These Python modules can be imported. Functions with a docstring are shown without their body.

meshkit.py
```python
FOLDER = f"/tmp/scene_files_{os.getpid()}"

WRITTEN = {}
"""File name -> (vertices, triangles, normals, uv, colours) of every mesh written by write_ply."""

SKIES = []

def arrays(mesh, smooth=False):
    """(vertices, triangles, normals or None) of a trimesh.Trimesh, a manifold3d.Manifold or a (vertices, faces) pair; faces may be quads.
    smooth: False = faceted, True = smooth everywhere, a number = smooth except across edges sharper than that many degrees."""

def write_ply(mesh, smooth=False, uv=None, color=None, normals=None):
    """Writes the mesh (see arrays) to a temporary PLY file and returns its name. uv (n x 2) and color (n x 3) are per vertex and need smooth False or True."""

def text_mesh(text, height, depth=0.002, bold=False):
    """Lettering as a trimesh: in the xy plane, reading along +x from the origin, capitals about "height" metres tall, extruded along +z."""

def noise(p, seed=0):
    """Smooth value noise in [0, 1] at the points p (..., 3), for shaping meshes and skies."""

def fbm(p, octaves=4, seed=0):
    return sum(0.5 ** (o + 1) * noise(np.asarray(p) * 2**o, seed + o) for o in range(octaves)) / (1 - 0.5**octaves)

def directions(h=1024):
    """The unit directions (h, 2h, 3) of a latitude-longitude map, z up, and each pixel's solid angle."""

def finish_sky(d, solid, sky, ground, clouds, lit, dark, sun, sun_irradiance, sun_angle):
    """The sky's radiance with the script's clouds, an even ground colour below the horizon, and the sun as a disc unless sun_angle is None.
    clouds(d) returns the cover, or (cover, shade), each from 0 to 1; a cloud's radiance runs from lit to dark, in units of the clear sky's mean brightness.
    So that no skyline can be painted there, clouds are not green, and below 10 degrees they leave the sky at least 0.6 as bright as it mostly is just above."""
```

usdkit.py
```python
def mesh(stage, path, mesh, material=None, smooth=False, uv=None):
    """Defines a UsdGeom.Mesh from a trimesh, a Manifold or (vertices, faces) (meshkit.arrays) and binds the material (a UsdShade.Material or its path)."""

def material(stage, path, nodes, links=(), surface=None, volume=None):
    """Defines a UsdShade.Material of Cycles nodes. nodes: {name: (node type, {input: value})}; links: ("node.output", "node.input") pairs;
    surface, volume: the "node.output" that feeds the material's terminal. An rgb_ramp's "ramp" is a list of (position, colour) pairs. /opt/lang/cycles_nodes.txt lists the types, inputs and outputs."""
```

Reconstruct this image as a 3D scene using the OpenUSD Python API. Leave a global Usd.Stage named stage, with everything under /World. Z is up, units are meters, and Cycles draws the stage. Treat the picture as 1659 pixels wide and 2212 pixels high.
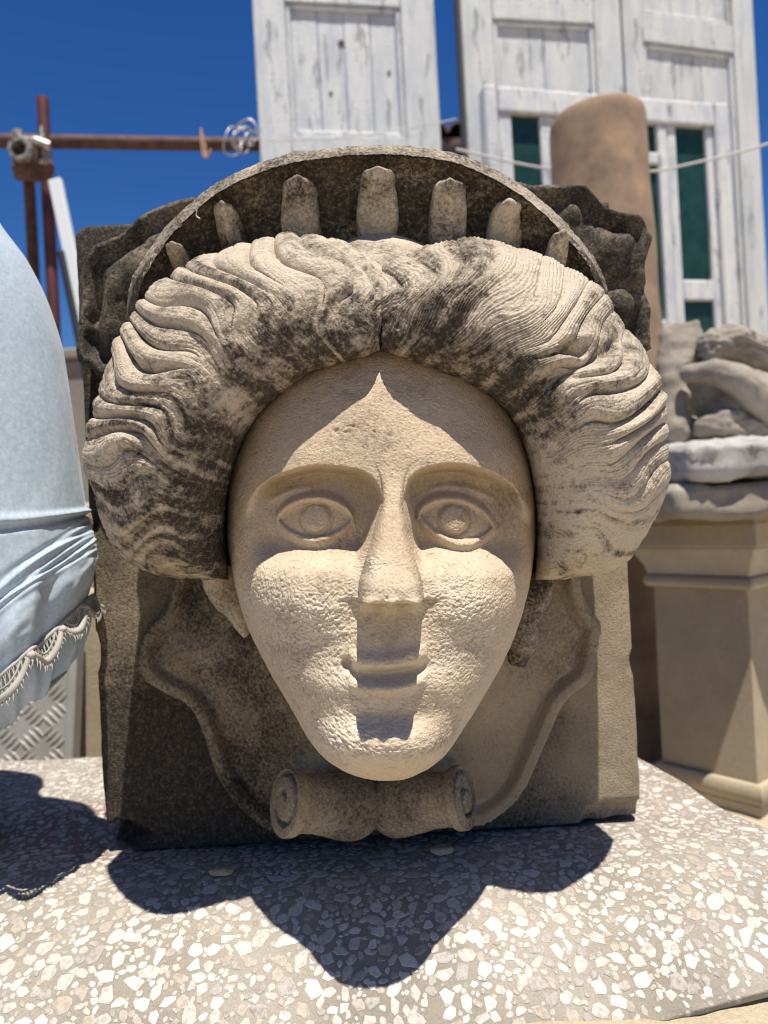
import math, random
import numpy as np, trimesh, manifold3d, usdkit, meshkit
from scipy.interpolate import CubicSpline, PchipInterpolator
from scipy.spatial import Delaunay, cKDTree
from shapely.geometry import Polygon, Point, LineString
import shapely
from pxr import Usd, UsdGeom, UsdLux, UsdShade, Gf, Sdf, Vt

stage = Usd.Stage.CreateInMemory()
UsdGeom.SetStageUpAxis(stage, UsdGeom.Tokens.z)
UsdGeom.SetStageMetersPerUnit(stage, 1.0)
world = UsdGeom.Xform.Define(stage, '/World')
stage.SetDefaultPrim(world.GetPrim())

# ---------------------------------------------------------------- camera, sky, sun, exposure
EYE = 0.325                     # metres above the terrazzo top (z = 0)
ROLL = math.radians(3.0)        # the phone was held a little askew
cam = UsdGeom.Camera.Define(stage, '/World/camera')
cam.CreateHorizontalApertureAttr(36.0); cam.CreateVerticalApertureAttr(48.0)
cam.CreateFocalLengthAttr(35.63)
cam.CreateClippingRangeAttr(Gf.Vec2f(0.02, 500))
cam.CreateFStopAttr(8.0); cam.CreateFocusDistanceAttr(0.56)
cam.CreateExposureAttr(0.62)
_r = np.array([math.cos(ROLL), 0, -math.sin(ROLL)]); _u = np.array([math.sin(ROLL), 0, math.cos(ROLL)]); _b = np.array([0, -1.0, 0])
_m = np.eye(4); _m[0, :3] = _r; _m[1, :3] = _u; _m[2, :3] = _b; _m[3, :3] = [0, 0, EYE]
cam.AddTransformOp().Set(Gf.Matrix4d(*_m.ravel().tolist()))

SUN = np.array([0.105, -0.285, 1.0]); SUN /= np.linalg.norm(SUN)     # towards the sun
SUN_EL = math.asin(SUN[2]); SUN_ROT = math.atan2(SUN[0], SUN[1])
sky_mat = usdkit.material(stage, '/World/Looks/sky_air', {
    's': ('sky_texture', {'sky_type': 'single_scattering', 'sun_disc': False, 'sun_elevation': SUN_EL, 'sun_rotation': SUN_ROT, 'altitude': 100.0, 'air_density': 1.0, 'aerosol_density': 0.0, 'ozone_density': 6.0}),
    'h': ('hsv', {'saturation': 1.27, 'hue': .512}),
    'b': ('background_shader', {'strength': 0.064})}, [('s.color', 'h.color'), ('h.color', 'b.color')], surface='b.background')
dome = UsdLux.DomeLight.Define(stage, '/World/sky')
UsdShade.MaterialBindingAPI.Apply(dome.GetPrim()).Bind(sky_mat)
dome.GetPrim().SetCustomDataByKey('kind', 'structure')
dome.GetPrim().SetCustomDataByKey('label', 'deep blue cloudless noon sky')
sun = UsdLux.DistantLight.Define(stage, '/World/sun')
sun.CreateNormalizeAttr(True); sun.CreateIntensityAttr(1.25); sun.CreateAngleAttr(0.55); sun.CreateColorAttr(Gf.Vec3f(1.0, 0.955, 0.90))
_z = SUN; _x = np.cross([0, 1.0, 0], _z); _x /= np.linalg.norm(_x); _y = np.cross(_z, _x)
_m = np.eye(4); _m[0, :3] = _x; _m[1, :3] = _y; _m[2, :3] = _z
sun.AddTransformOp().Set(Gf.Matrix4d(*_m.ravel().tolist()))

# ---------------------------------------------------------------- measuring: sight lines of the survey photo (1659 x 2212 grid) to points
FOC, PX, PY = 1642.0, 829.5, 1106.0
CR, SR = math.cos(ROLL), math.sin(ROLL)
def ab(X, Y):
    x = np.asarray(X, float) - PX; y = np.asarray(Y, float) - PY
    return x * CR - y * SR, x * SR + y * CR
def at(X, Y, d):
    a, b = ab(X, Y)
    return np.stack(np.broadcast_arrays(a / FOC * d, np.asarray(d, float) + 0 * a, EYE - b / FOC * d), -1)
YAW = math.radians(1.2)
MO = np.array([-0.025, 0.766, 0.0])
EX = np.array([math.cos(YAW), math.sin(YAW), 0]); NN = np.array([math.sin(YAW), -math.cos(YAW), 0])
def P2L(X, Y, p):
    """pixel and protrusion in front of the slab -> local x, z"""
    a, b = ab(X, Y)
    dx, dy, dz = a / FOC, np.ones_like(a), -b / FOC
    c = np.array([0, 0, EYE]) - MO
    t = (np.asarray(p, float) - c @ NN) / (dx * NN[0] + dy * NN[1])
    w = np.stack([c[0] + t * dx, c[1] + t * dy, c[2] + t * dz], -1)
    return w @ EX, w[..., 2]
def L2P(x, z, p):
    wx = MO[0] + EX[0] * x + NN[0] * p; wy = MO[1] + EX[1] * x + NN[1] * p
    a = FOC * wx / wy; b = FOC * (EYE - z) / wy
    return PX + a * CR + b * SR, PY - a * SR + b * CR

# ---------------------------------------------------------------- helpers
names = {}
def numbered(path):
    n = names.get(path, 0); names[path] = n + 1
    return path if n == 0 else f'{path}_{n:03d}'
def tag(prim, label=None, category=None, group=None, kind=None):
    prim = prim.GetPrim() if hasattr(prim, 'GetPrim') else prim
    for k, v in (('label', label), ('category', category), ('group', group), ('kind', kind)):
        if v: prim.SetCustomDataByKey(k, v)
    return prim
def thing(name, label, category, loc=(0, 0, 0), rotz=0.0, group=None, rotx=0.0, roty=0.0):
    x = UsdGeom.Xform.Define(stage, numbered('/World/' + name))
    x.AddTranslateOp().Set(Gf.Vec3d(*map(float, loc)))
    if rotz: x.AddRotateZOp().Set(math.degrees(rotz))
    if roty: x.AddRotateYOp().Set(math.degrees(roty))
    if rotx: x.AddRotateXOp().Set(math.degrees(rotx))
    tag(x, label, category, group)
    return x
def obj(name, mesh, mat, parent=None, smooth=False, label=None, stain=None, kind=None, uvw=None, category=None, group=None):
    base = str(parent.GetPath()) if parent is not None else '/World'
    m = usdkit.mesh(stage, numbered(base + '/' + name), mesh, mat, smooth=smooth)
    api = UsdGeom.PrimvarsAPI(m)
    if stain is not None:
        api.CreatePrimvar('stain', Sdf.ValueTypeNames.Color3fArray, 'vertex').Set(Vt.Vec3fArray.FromNumpy(np.clip(stain, 0, 1).astype(np.float32)))
    if uvw is not None:
        api.CreatePrimvar('strand', Sdf.ValueTypeNames.Color3fArray, 'vertex').Set(Vt.Vec3fArray.FromNumpy(uvw.astype(np.float32)))
    tag(m, label, category, group, kind)
    return m
def sst(a, b, x):
    t = np.clip((np.asarray(x, float) - a) / (b - a), 0, 1)
    return t * t * (3 - 2 * t)
def gs(x, s): return np.exp(-0.5 * (x / s) ** 2)
def fbm(p, o=4, s=0): return meshkit.fbm(p, o, s) * 2 - 1          # about -0.6 .. 0.6
def grid_faces(n, m, wrap=False):
    i, j = np.meshgrid(np.arange(n - 1), np.arange(m if wrap else m - 1), indexing='ij')
    j2 = (j + 1) % m
    return np.stack([i * m + j, i * m + j2, (i + 1) * m + j2, (i + 1) * m + j], -1).reshape(-1, 4)
def quads2tris(f): return np.vstack([f[:, [0, 1, 2]], f[:, [0, 2, 3]]])
def normals(V, F):
    F = F if F.shape[1] == 3 else quads2tris(F)
    n = np.zeros_like(V); c = np.cross(V[F[:, 1]] - V[F[:, 0]], V[F[:, 2]] - V[F[:, 0]])
    for k in range(3):
        for q in range(3): n[:, q] += np.bincount(F[:, k], c[:, q], len(V))
    return n / np.maximum(np.linalg.norm(n, axis=1, keepdims=True), 1e-12)
def box(x0, x1, y0, y1, z0, z1, bev=0.0):
    if bev <= 0:
        m = trimesh.creation.box([x1 - x0, y1 - y0, z1 - z0]); m.apply_translation([(x0 + x1) / 2, (y0 + y1) / 2, (z0 + z1) / 2]); return m
    pts = []
    for sx in (0, 1):
        for sy in (0, 1):
            for sz in (0, 1):
                for k in range(3):
                    q = [x1 - bev if sx else x0 + bev, y1 - bev if sy else y0 + bev, z1 - bev if sz else z0 + bev]
                    q[k] = (x0, y0, z0)[k] if not (sx, sy, sz)[k] else (x1, y1, z1)[k]
                    pts.append(q)
    return trimesh.convex.convex_hull(np.array(pts))
def tube(points, radii, sides=10, caps=True):
    p = np.asarray(points, float); n = len(p); radii = np.broadcast_to(radii, (n,))
    t = np.gradient(p, axis=0); t /= np.linalg.norm(t, axis=1, keepdims=True) + 1e-12
    a = np.zeros_like(p); ref = np.array([0, 0, 1.0]) if abs(t[0, 2]) < .9 else np.array([1.0, 0, 0])
    a[0] = np.cross(t[0], ref); a[0] /= np.linalg.norm(a[0])
    for i in range(1, n):
        v = a[i - 1] - t[i] * (a[i - 1] @ t[i]); a[i] = v / (np.linalg.norm(v) + 1e-12)
    b = np.cross(t, a); ang = np.arange(sides) * 2 * np.pi / sides
    V = (p[:, None] + radii[:, None, None] * (np.cos(ang)[None, :, None] * a[:, None] + np.sin(ang)[None, :, None] * b[:, None])).reshape(-1, 3)
    F = quads2tris(grid_faces(n, sides, True))[:, ::-1]
    if caps:
        V = np.vstack([V, p[0], p[-1]]); j = np.arange(sides); k = (j + 1) % sides
        F = np.vstack([F, np.stack([np.full(sides, n * sides), j, k], 1)[:, ::1], np.stack([np.full(sides, n * sides + 1), (n - 1) * sides + k, (n - 1) * sides + j], 1)])
    m = trimesh.Trimesh(V, F, process=False)
    if m.volume < 0: m.invert()
    return m
def join(ms): return trimesh.util.concatenate(ms)
def spline(pts, n, closed=False):
    p = np.asarray(pts, float); d = np.concatenate([[0], np.cumsum(np.linalg.norm(np.diff(p, axis=0), axis=1))])
    return np.stack([PchipInterpolator(d, p[:, k])(np.linspace(0, d[-1], n)) for k in range(p.shape[1])], 1)
def blob(balls, bones, edge=0.01, rounds=6):
    """one continuous surface from joints (x, y, z, r) and bones (i, j)"""
    M = manifold3d.Manifold
    sph = [M.sphere(b[3], 20).translate(list(map(float, b[:3]))) for b in balls]
    parts = [M.batch_hull([sph[i] for i in bn]) for bn in bones]
    m = M.batch_boolean(parts, manifold3d.OpType.Add).refine_to_length(edge).to_mesh()
    t = trimesh.Trimesh(m.vert_properties[:, :3], m.tri_verts, process=True)
    trimesh.smoothing.filter_taubin(t, iterations=rounds)
    return t

# ---------------------------------------------------------------- materials
LK = '/World/Looks/'
def mat(name, nodes, links, surface='p.BSDF'): return usdkit.material(stage, LK + name, nodes, links, surface=surface)
def stone(name, light, dark, crust, scale=1.0, bump=0.5, pit=0.6, stained=True, rough=0.9, coords='object'):
    """weathered limestone: light/dark patches, a crust laid on by the mesh's stain primvar (r), fresh yellow stone by (g), grain and pits as relief"""
    n = {'tc': ('texture_coordinate', {}),
         'n1': ('noise_texture', {'scale': 14.0 * scale, 'detail': 6.0, 'roughness': 0.62}),
         'r1': ('rgb_ramp', {'ramp': [(0.3, dark), (0.68, light)]}),
         'n2': ('noise_texture', {'scale': 420.0 * scale, 'detail': 4.0, 'roughness': 0.7}),
         'r2': ('map_range', {'from_min': 0.25, 'from_max': 0.75, 'to_min': 0.78, 'to_max': 1.14}),
         'm2': ('mix', {'mix_type': 'multiply', 'fac': 1.0}),
         'n3': ('noise_texture', {'scale': 560.0 * scale, 'detail': 4.0, 'roughness': 0.65}),
         'v1': ('voronoi_texture', {'scale': 260.0 * scale}),
         'vm': ('map_range', {'from_min': 0.0, 'from_max': 0.28, 'to_min': 0.0, 'to_max': 1.0, 'clamp': True}),
         'ns': ('noise_texture', {'scale': 60.0 * scale, 'detail': 3.0}),
         'h1': ('math', {'math_type': 'multiply_add', 'value2': pit}),
         'b1': ('bump', {'strength': min(1.0, bump * 1.5), 'distance': 0.0022}),
         'p': ('principled_bsdf', {'roughness': rough, 'specular_ior_level': 0.25})}
    l = [('tc.' + coords, f'{k}.vector') for k in ('n1', 'n2', 'n3', 'v1', 'ns')]
    l += [('n1.fac', 'r1.fac'), ('n2.fac', 'r2.value'), ('r1.color', 'm2.color1'), ('r2.result', 'm2.color2'),
          ('v1.distance', 'vm.value'), ('vm.result', 'h1.value1'), ('n3.fac', 'h1.value3'), ('h1.value', 'b1.height'), ('b1.normal', 'p.normal')]
    out = 'm2.color'
    if stained:
        n |= {'at': ('attribute', {'attribute': 'stain'}), 'sp': ('separate_color', {}),
              'nb': ('noise_texture', {'scale': 330.0 * scale, 'detail': 5.0, 'roughness': 0.75}),
              'ad': ('math', {'math_type': 'multiply_add', 'value2': 1.0, 'value3': -0.5}),
              'sm': ('math', {'math_type': 'multiply_add', 'value2': 2.4}),
              'cr': ('map_range', {'from_min': 0.05, 'from_max': 0.95, 'clamp': True}),
              'mc': ('mix', {}), 'nc': ('noise_texture', {'scale': 150.0 * scale, 'detail': 6.0, 'roughness': 0.7}), 'rc': ('rgb_ramp', {'ramp': [(0.34, tuple(.55 * c for c in crust)), (0.52, crust), (0.70, tuple(2.6 * c for c in crust))]}),
              'mg': ('mix', {'color2': (0.61, 0.525, 0.385)})}
        l += [('tc.' + coords, 'nb.vector'), ('at.color', 'sp.color'), ('nb.fac', 'ad.value1'), ('ad.value', 'sm.value1'), ('sp.r', 'sm.value3'),
              ('sm.value', 'cr.value'), ('tc.' + coords, 'nc.vector'), ('nc.fac', 'rc.fac'), ('rc.color', 'mc.color2'), ('cr.result', 'mc.fac'), ('m2.color', 'mg.color1'), ('sp.g', 'mg.fac'), ('mg.color', 'mc.color1')]
        out = 'mc.color'
    l.append((out, 'p.base_color'))
    return mat(name, n, l)
CRUST = (0.058, 0.045, 0.031)
M_face = stone('pale_sandstone', (0.56, 0.44, 0.298), (0.47, 0.362, 0.24), (0.25, 0.185, 0.13), 1.0, 0.42, 0.28)
M_hair = stone('crusted_sandstone', (0.57, 0.475, 0.355), (0.42, 0.34, 0.24), CRUST, 1.0, 0.55, 0.35)
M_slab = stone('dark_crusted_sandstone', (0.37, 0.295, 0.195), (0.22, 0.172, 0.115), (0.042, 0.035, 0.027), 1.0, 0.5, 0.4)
# ---------------------------------------------------------------- the carved mask
mask = thing('carved_stone_mask', 'large carved stone head with wavy hair and diadem, on the terrazzo', 'sculpture', MO, YAW)
def loc(x, z, p): return np.stack(np.broadcast_arrays(x, -p, z), -1)          # local mask coordinates

def relief(poly_px, p_ref, height, back, name, material, spacing=0.004, stainf=None, label=None):
    """a raised stone field with its own outline, relief and side walls. poly in px, seen at protrusion p_ref; height(x, z, dist_to_edge) -> p"""
    pl = np.stack(P2L(*np.array(poly_px, float).T, p_ref), 1)
    pl = spline(np.vstack([pl, pl[:1]]), 400)[:-1]
    P = Polygon(pl).buffer(0)
    if P.geom_type != 'Polygon': P = max(P.geoms, key=lambda g: g.area)
    ring = P.exterior; nb = int(ring.length / (spacing * .7))
    bd = np.array([ring.interpolate(i / nb, normalized=True).coords[0] for i in range(nb)])
    x0, z0, x1, z1 = P.bounds
    gx, gz = np.meshgrid(np.arange(x0, x1, spacing), np.arange(z0, z1, spacing)); g = np.stack([gx.ravel(), gz.ravel()], 1)
    g[:, 0] += (np.round((g[:, 1] - z0) / spacing).astype(int) % 2) * spacing * .5
    inner = P.buffer(-spacing * .6); g = g[shapely.contains_xy(inner, g[:, 0], g[:, 1])]
    V2 = np.vstack([bd, g]); T = Delaunay(V2).simplices
    c = V2[T].mean(1); T = T[shapely.contains_xy(P.buffer(1e-6), c[:, 0], c[:, 1])]
    e = V2[T]; s = np.cross(e[:, 1] - e[:, 0], e[:, 2] - e[:, 0]); T[s < 0] = T[s < 0][:, ::-1]
    d = np.array(shapely.distance(ring, shapely.points(V2)))
    p = height(V2[:, 0], V2[:, 1], d)
    V = loc(V2[:, 0], V2[:, 1], p)
    nB = len(bd); Vb = loc(bd[:, 0], bd[:, 1], np.full(nB, back)); j = np.arange(nB); k = (j + 1) % nB
    W = np.vstack([V, V[:nB], Vb]); a = len(V)
    sgn = Polygon(bd).exterior.is_ccw
    side = np.stack([a + j, a + nB + j, a + nB + k, a + k], 1) if sgn else np.stack([a + k, a + nB + k, a + nB + j, a + j], 1)
    F = np.vstack([T, quads2tris(side)])
    st = stainf(W[:, 0], W[:, 2], -W[:, 1]) if stainf else np.zeros((len(W), 3))
    return obj(name, trimesh.Trimesh(W, F, process=False), material, mask, smooth=True, stain=st, label=label)

def noise3(x, z, s, seed, o=4): return fbm(np.stack([x * s, z * s, 0 * x + 7.3], -1), o, seed)

# --- the block: front field with chipped corners
def slab_mesh():
    nx, nz = 170, 200
    zt = 0.628; X0, X1 = -0.2705, 0.2705
    gx, gz = np.meshgrid(np.linspace(0, 1, nx), np.linspace(0, 1, nz))
    x = X0 + (X1 - X0) * gx; z = zt * gz
    rgh = 0.0016 * noise3(x, z, 30, 1) + 0.0007 * noise3(x, z, 140, 2)
    chip = np.zeros_like(x)
    for cx, cz, rx, rz, dp in ((X0 + .012, .012, .034, .016, .05), (X1 - .02, .004, .05, .014, .016), (X1, .3, .006, .02, .01), (X0, .2, .005, .02, .012), (X1, .16, .004, .012, .01), (X0 + .002, .33, .006, .012, .01), (X0, zt, .012, .008, .01)):
        w = np.sqrt(((x - cx) / rx) ** 2 + ((z - cz) / rz) ** 2) + .5 * noise3(x, z, 60, 5)
        chip = np.maximum(chip, dp * np.clip(1 - w, 0, 1) ** .7)
    p = rgh - chip
    edge = np.minimum.reduce([x - X0, X1 - x, zt - z])
    p -= 0.004 * np.clip(1 - edge / 0.004, 0, 1) ** 2
    x = x + (0.0016 * noise3(x, z, 25, 8)) * ((gx == 0) | (gx == 1))
    V = loc(x.ravel(), z.ravel(), p.ravel())
    F = quads2tris(grid_faces(nz, nx))
    bx = box(X0 + .0015, X1 - .0015, 0.003, 0.17, 0.0, zt - .0015)
    ring = np.concatenate([np.arange(nx), np.arange(1, nz) * nx + nx - 1, (nz - 1) * nx + np.arange(nx - 2, -1, -1), np.arange(nz - 2, 0, -1) * nx])
    Vr = V[ring].copy(); Vb = Vr.copy(); Vb[:, 1] = 0.17
    a = len(V); n = len(ring); j = np.arange(n); k = (j + 1) % n
    side = quads2tris(np.stack([a + j, a + n + j, a + n + k, a + k], 1))
    W = np.vstack([V, Vr, Vb]); F = np.vstack([F, side])
    return trimesh.Trimesh(W, F, process=False)
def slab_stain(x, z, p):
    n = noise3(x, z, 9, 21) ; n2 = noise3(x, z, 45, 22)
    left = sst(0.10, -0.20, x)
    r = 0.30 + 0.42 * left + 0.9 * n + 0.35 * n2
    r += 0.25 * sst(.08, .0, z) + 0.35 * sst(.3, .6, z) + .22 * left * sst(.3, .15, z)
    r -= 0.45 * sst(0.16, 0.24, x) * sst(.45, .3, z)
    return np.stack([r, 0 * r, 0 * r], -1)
sm = slab_mesh()
_v = np.array(sm.vertices)
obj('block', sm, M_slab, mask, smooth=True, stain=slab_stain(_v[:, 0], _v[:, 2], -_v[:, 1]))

# --- acanthus leaves behind the diadem
def leaf_height(rim, base, lobes, grooves):
    def h(x, z, d):
        p = base + 0.010 * np.exp(-(d / rim) ** 4) * (1 - np.exp(-(d / .002) ** 1.5) * .6)
        p -= 0.006 * gs(d - rim * 1.35, rim * .35)
        for X, Y, sx, sy, a in lobes:
            lx, lz = P2L(X, Y, base)
            p += a * np.exp(-(((x - lx) / sx) ** 2 + ((z - lz) / sy) ** 2) ** 1.5) * sst(rim * .8, rim * 1.6, d)
        for (Xa, Ya, Xb, Yb, w, a) in grooves:
            A = np.array(P2L(Xa, Ya, base)); B = np.array(P2L(Xb, Yb, base)); ln = LineString([A, B])
            dd = np.array(shapely.distance(ln, shapely.points(x, z))); p -= a * gs(dd, w)
        return p + 0.004 * noise3(x, z, 38, 31) + 0.0018 * noise3(x, z, 150, 32)
    return h
def leaf_stain(x, z, p):
    r = 0.90 + 0.8 * noise3(x, z, 24, 41) + 0.5 * noise3(x, z, 100, 42)
    return np.stack([r, 0 * r, 0 * r], -1)
leafL = [(415, 420), (345, 440), (290, 470), (262, 500), (215, 520), (197, 530), (178, 570), (174, 620), (172, 660), (165, 700), (160, 755), (166, 778), (190, 790), (215, 815), (240, 800), (300, 760), (400, 700), (480, 600), (480, 480)]
relief(leafL, 0.045, leaf_height(0.011, 0.036, [(262, 590, .024, .030, .012), (236, 690, .018, .040, .010), (330, 560, .028, .026, .010)], [(300, 520, 235, 575, .004, .012), (232, 600, 205, 690, .0035, .009), (200, 735, 240, 770, .004, .006)]), -0.02, 'leaf', M_slab, stainf=leaf_stain)
leafR = [(1100, 388), (1125, 390), (1160, 395), (1215, 393), (1265, 394), (1285, 412), (1310, 440), (1345, 455), (1385, 461), (1404, 485), (1414, 505), (1404, 540), (1397, 575), (1402, 610), (1409, 640), (1413, 660), (1410, 700), (1412, 750), (1395, 755), (1360, 745), (1250, 700), (1150, 560), (1080, 450)]
relief(leafR, 0.045, leaf_height(0.012, 0.036, [(1262, 435, .018, .014, .010), (1345, 540, .024, .028, .013), (1352, 655, .020, .018, .011)], [(1240, 420, 1330, 490, .004, .010), (1330, 495, 1395, 500, .004, .006), (1395, 640, 1370, 745, .006, .008), (1310, 610, 1390, 625, .004, .008)]), -0.05, 'leaf', M_slab, stainf=leaf_stain)

# --- lower strapwork field with raised rim
frame_px = [(440, 1200), (372, 1250), (362, 1300), (318, 1352), (298, 1385), (292, 1430), (310, 1472), (350, 1500), (402, 1528), (432, 1580), (448, 1630), (470, 1690), (510, 1745), (560, 1788), (600, 1806), (700, 1800), (830, 1798), (950, 1795), (1035, 1790), (1085, 1766), (1130, 1720), (1158, 1665), (1185, 1600), (1225, 1520), (1285, 1462), (1297, 1400), (1304, 1355), (1278, 1315), (1262, 1280), (1255, 1230), (1200, 1180), (830, 1100)]
def frame_h(x, z, d):
    n = 0.0012 * noise3(x, z, 40, 51) + 0.0006 * noise3(x, z, 150, 52)
    rim = sst(0, .0018, d) * sst(.0165, .0125, d)
    p = 0.026 + 0.0085 * rim - 0.0035 * gs(d - .0165, .0022)
    p = p + 0.020 * sst(.016, .10, d)
    return p + n
def frame_stain(x, z, p):
    left = sst(0.02, -0.12, x)
    r = 0.10 + 0.68 * left + 0.85 * noise3(x, z, 11, 61) + 0.35 * noise3(x, z, 60, 62)
    r += 0.30 * sst(.07, .0, z) * sst(-.2, .2, np.abs(x))
    return np.stack([r, 0.15 + 0 * r, 0 * r], -1)
relief(frame_px, 0.034, frame_h, -0.004, 'strapwork', M_slab, spacing=0.0028, stainf=frame_stain)

# --- the two volutes under the chin
def volute(px_in, px_out, p_in, p_out, R, label=None):
    A = np.array([*P2L(*px_in, p_in)]); B = np.array([*P2L(*px_out, p_out)])
    A3 = np.array([A[0], -p_in, A[1]]); B3 = np.array([B[0], -p_out, B[1]])
    ax = B3 - A3; L = np.linalg.norm(ax); ax /= L
    up = np.array([0, 0, 1.0]); up -= ax * (up @ ax); up /= np.linalg.norm(up); si = np.cross(ax, up)
    ns, na = 150, 180
    s = np.linspace(0, 1, ns); ang = np.linspace(0, 2 * np.pi, na, endpoint=False)
    prof = R * (.30 + .82 * np.sqrt(np.clip(1 - (1 - np.clip(s / .26, 0, 1)) ** 2, 0, 1)) - .20 * sst(.30, .72, s) + .13 * sst(.84, .92, s) - .04 * gs(s - .80, .012))
    prof[-1] = prof[-2] * 0.985
    pts = A3 + ax * (s * L)[:, None, None] + prof[:, None, None] * (np.cos(ang)[None, :, None] * up + np.sin(ang)[None, :, None] * si)
    nr = 70; rr = np.linspace(1, 0.0, nr)[1:]
    spiral = []
    for q in rr:
        turn = (q * 1.75 - ang / (2 * np.pi)) % 1.0
        dep = -0.0070 * np.exp(-((turn - .5) / .13) ** 2) * sst(.99, .9, q) * sst(.14, .30, q) + 0.004 * (1 - q)
        spiral.append(B3 + ax * dep[:, None] + prof[-1] * q * (np.cos(ang)[:, None] * up + np.sin(ang)[:, None] * si))
    V = np.concatenate([pts.reshape(-1, 3)] + spiral); F = quads2tris(grid_faces(ns + nr - 1, na, True))
    m = trimesh.Trimesh(V, F, process=False)
    if np.einsum('ij,ij->i', m.face_normals, m.triangles_center - (A3 + B3) / 2).mean() < 0: m.invert()
    N = normals(np.array(m.vertices), np.array(m.faces)); V = np.array(m.vertices)
    V += N * (0.0009 * fbm(V * 60, 4, 3) + 0.0005 * fbm(V * 240, 3, 4))[:, None]
    m = trimesh.Trimesh(V, m.faces, process=False)
    r = 0.52 + 0.8 * fbm(V * 16, 4, 9)
    obj('volute', m, M_slab, mask, smooth=True, stain=np.stack([r, 0.1 + 0 * r, 0 * r], -1), label=label)
volute((807, 1740), (614, 1734), 0.052, 0.098, 0.0275)
volute((808, 1740), (1004, 1722), 0.052, 0.090, 0.0262)
# ---------------------------------------------------------------- the face
axisX = CubicSpline([700, 1000, 1300, 1690], [822, 838, 838, 832])
FACE_OUT = [(489, 1100), (489, 1160), (498, 1220), (510, 1275), (532, 1345), (570, 1430), (618, 1515), (658, 1585), (700, 1636), (750, 1669), (800, 1684), (832, 1687), (868, 1684), (905, 1672), (950, 1640), (1000, 1578), (1050, 1500), (1092, 1420), (1124, 1335), (1146, 1250), (1157, 1165), (1158, 1100), (1152, 1030), (1135, 950), (1105, 870), (1050, 800), (960, 730), (820, 690), (690, 730), (600, 800), (545, 870), (512, 950), (494, 1030)]
PE = 0.085
CPROF = PchipInterpolator([640, 700, 780, 860, 930, 1000, 1060, 1150, 1250, 1330, 1430, 1480, 1540, 1600, 1640, 1750], [.13, .155, .186, .203, .212, .219, .220, .219, .222, .226, .230, .232, .233, .236, .235, .228])
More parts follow.
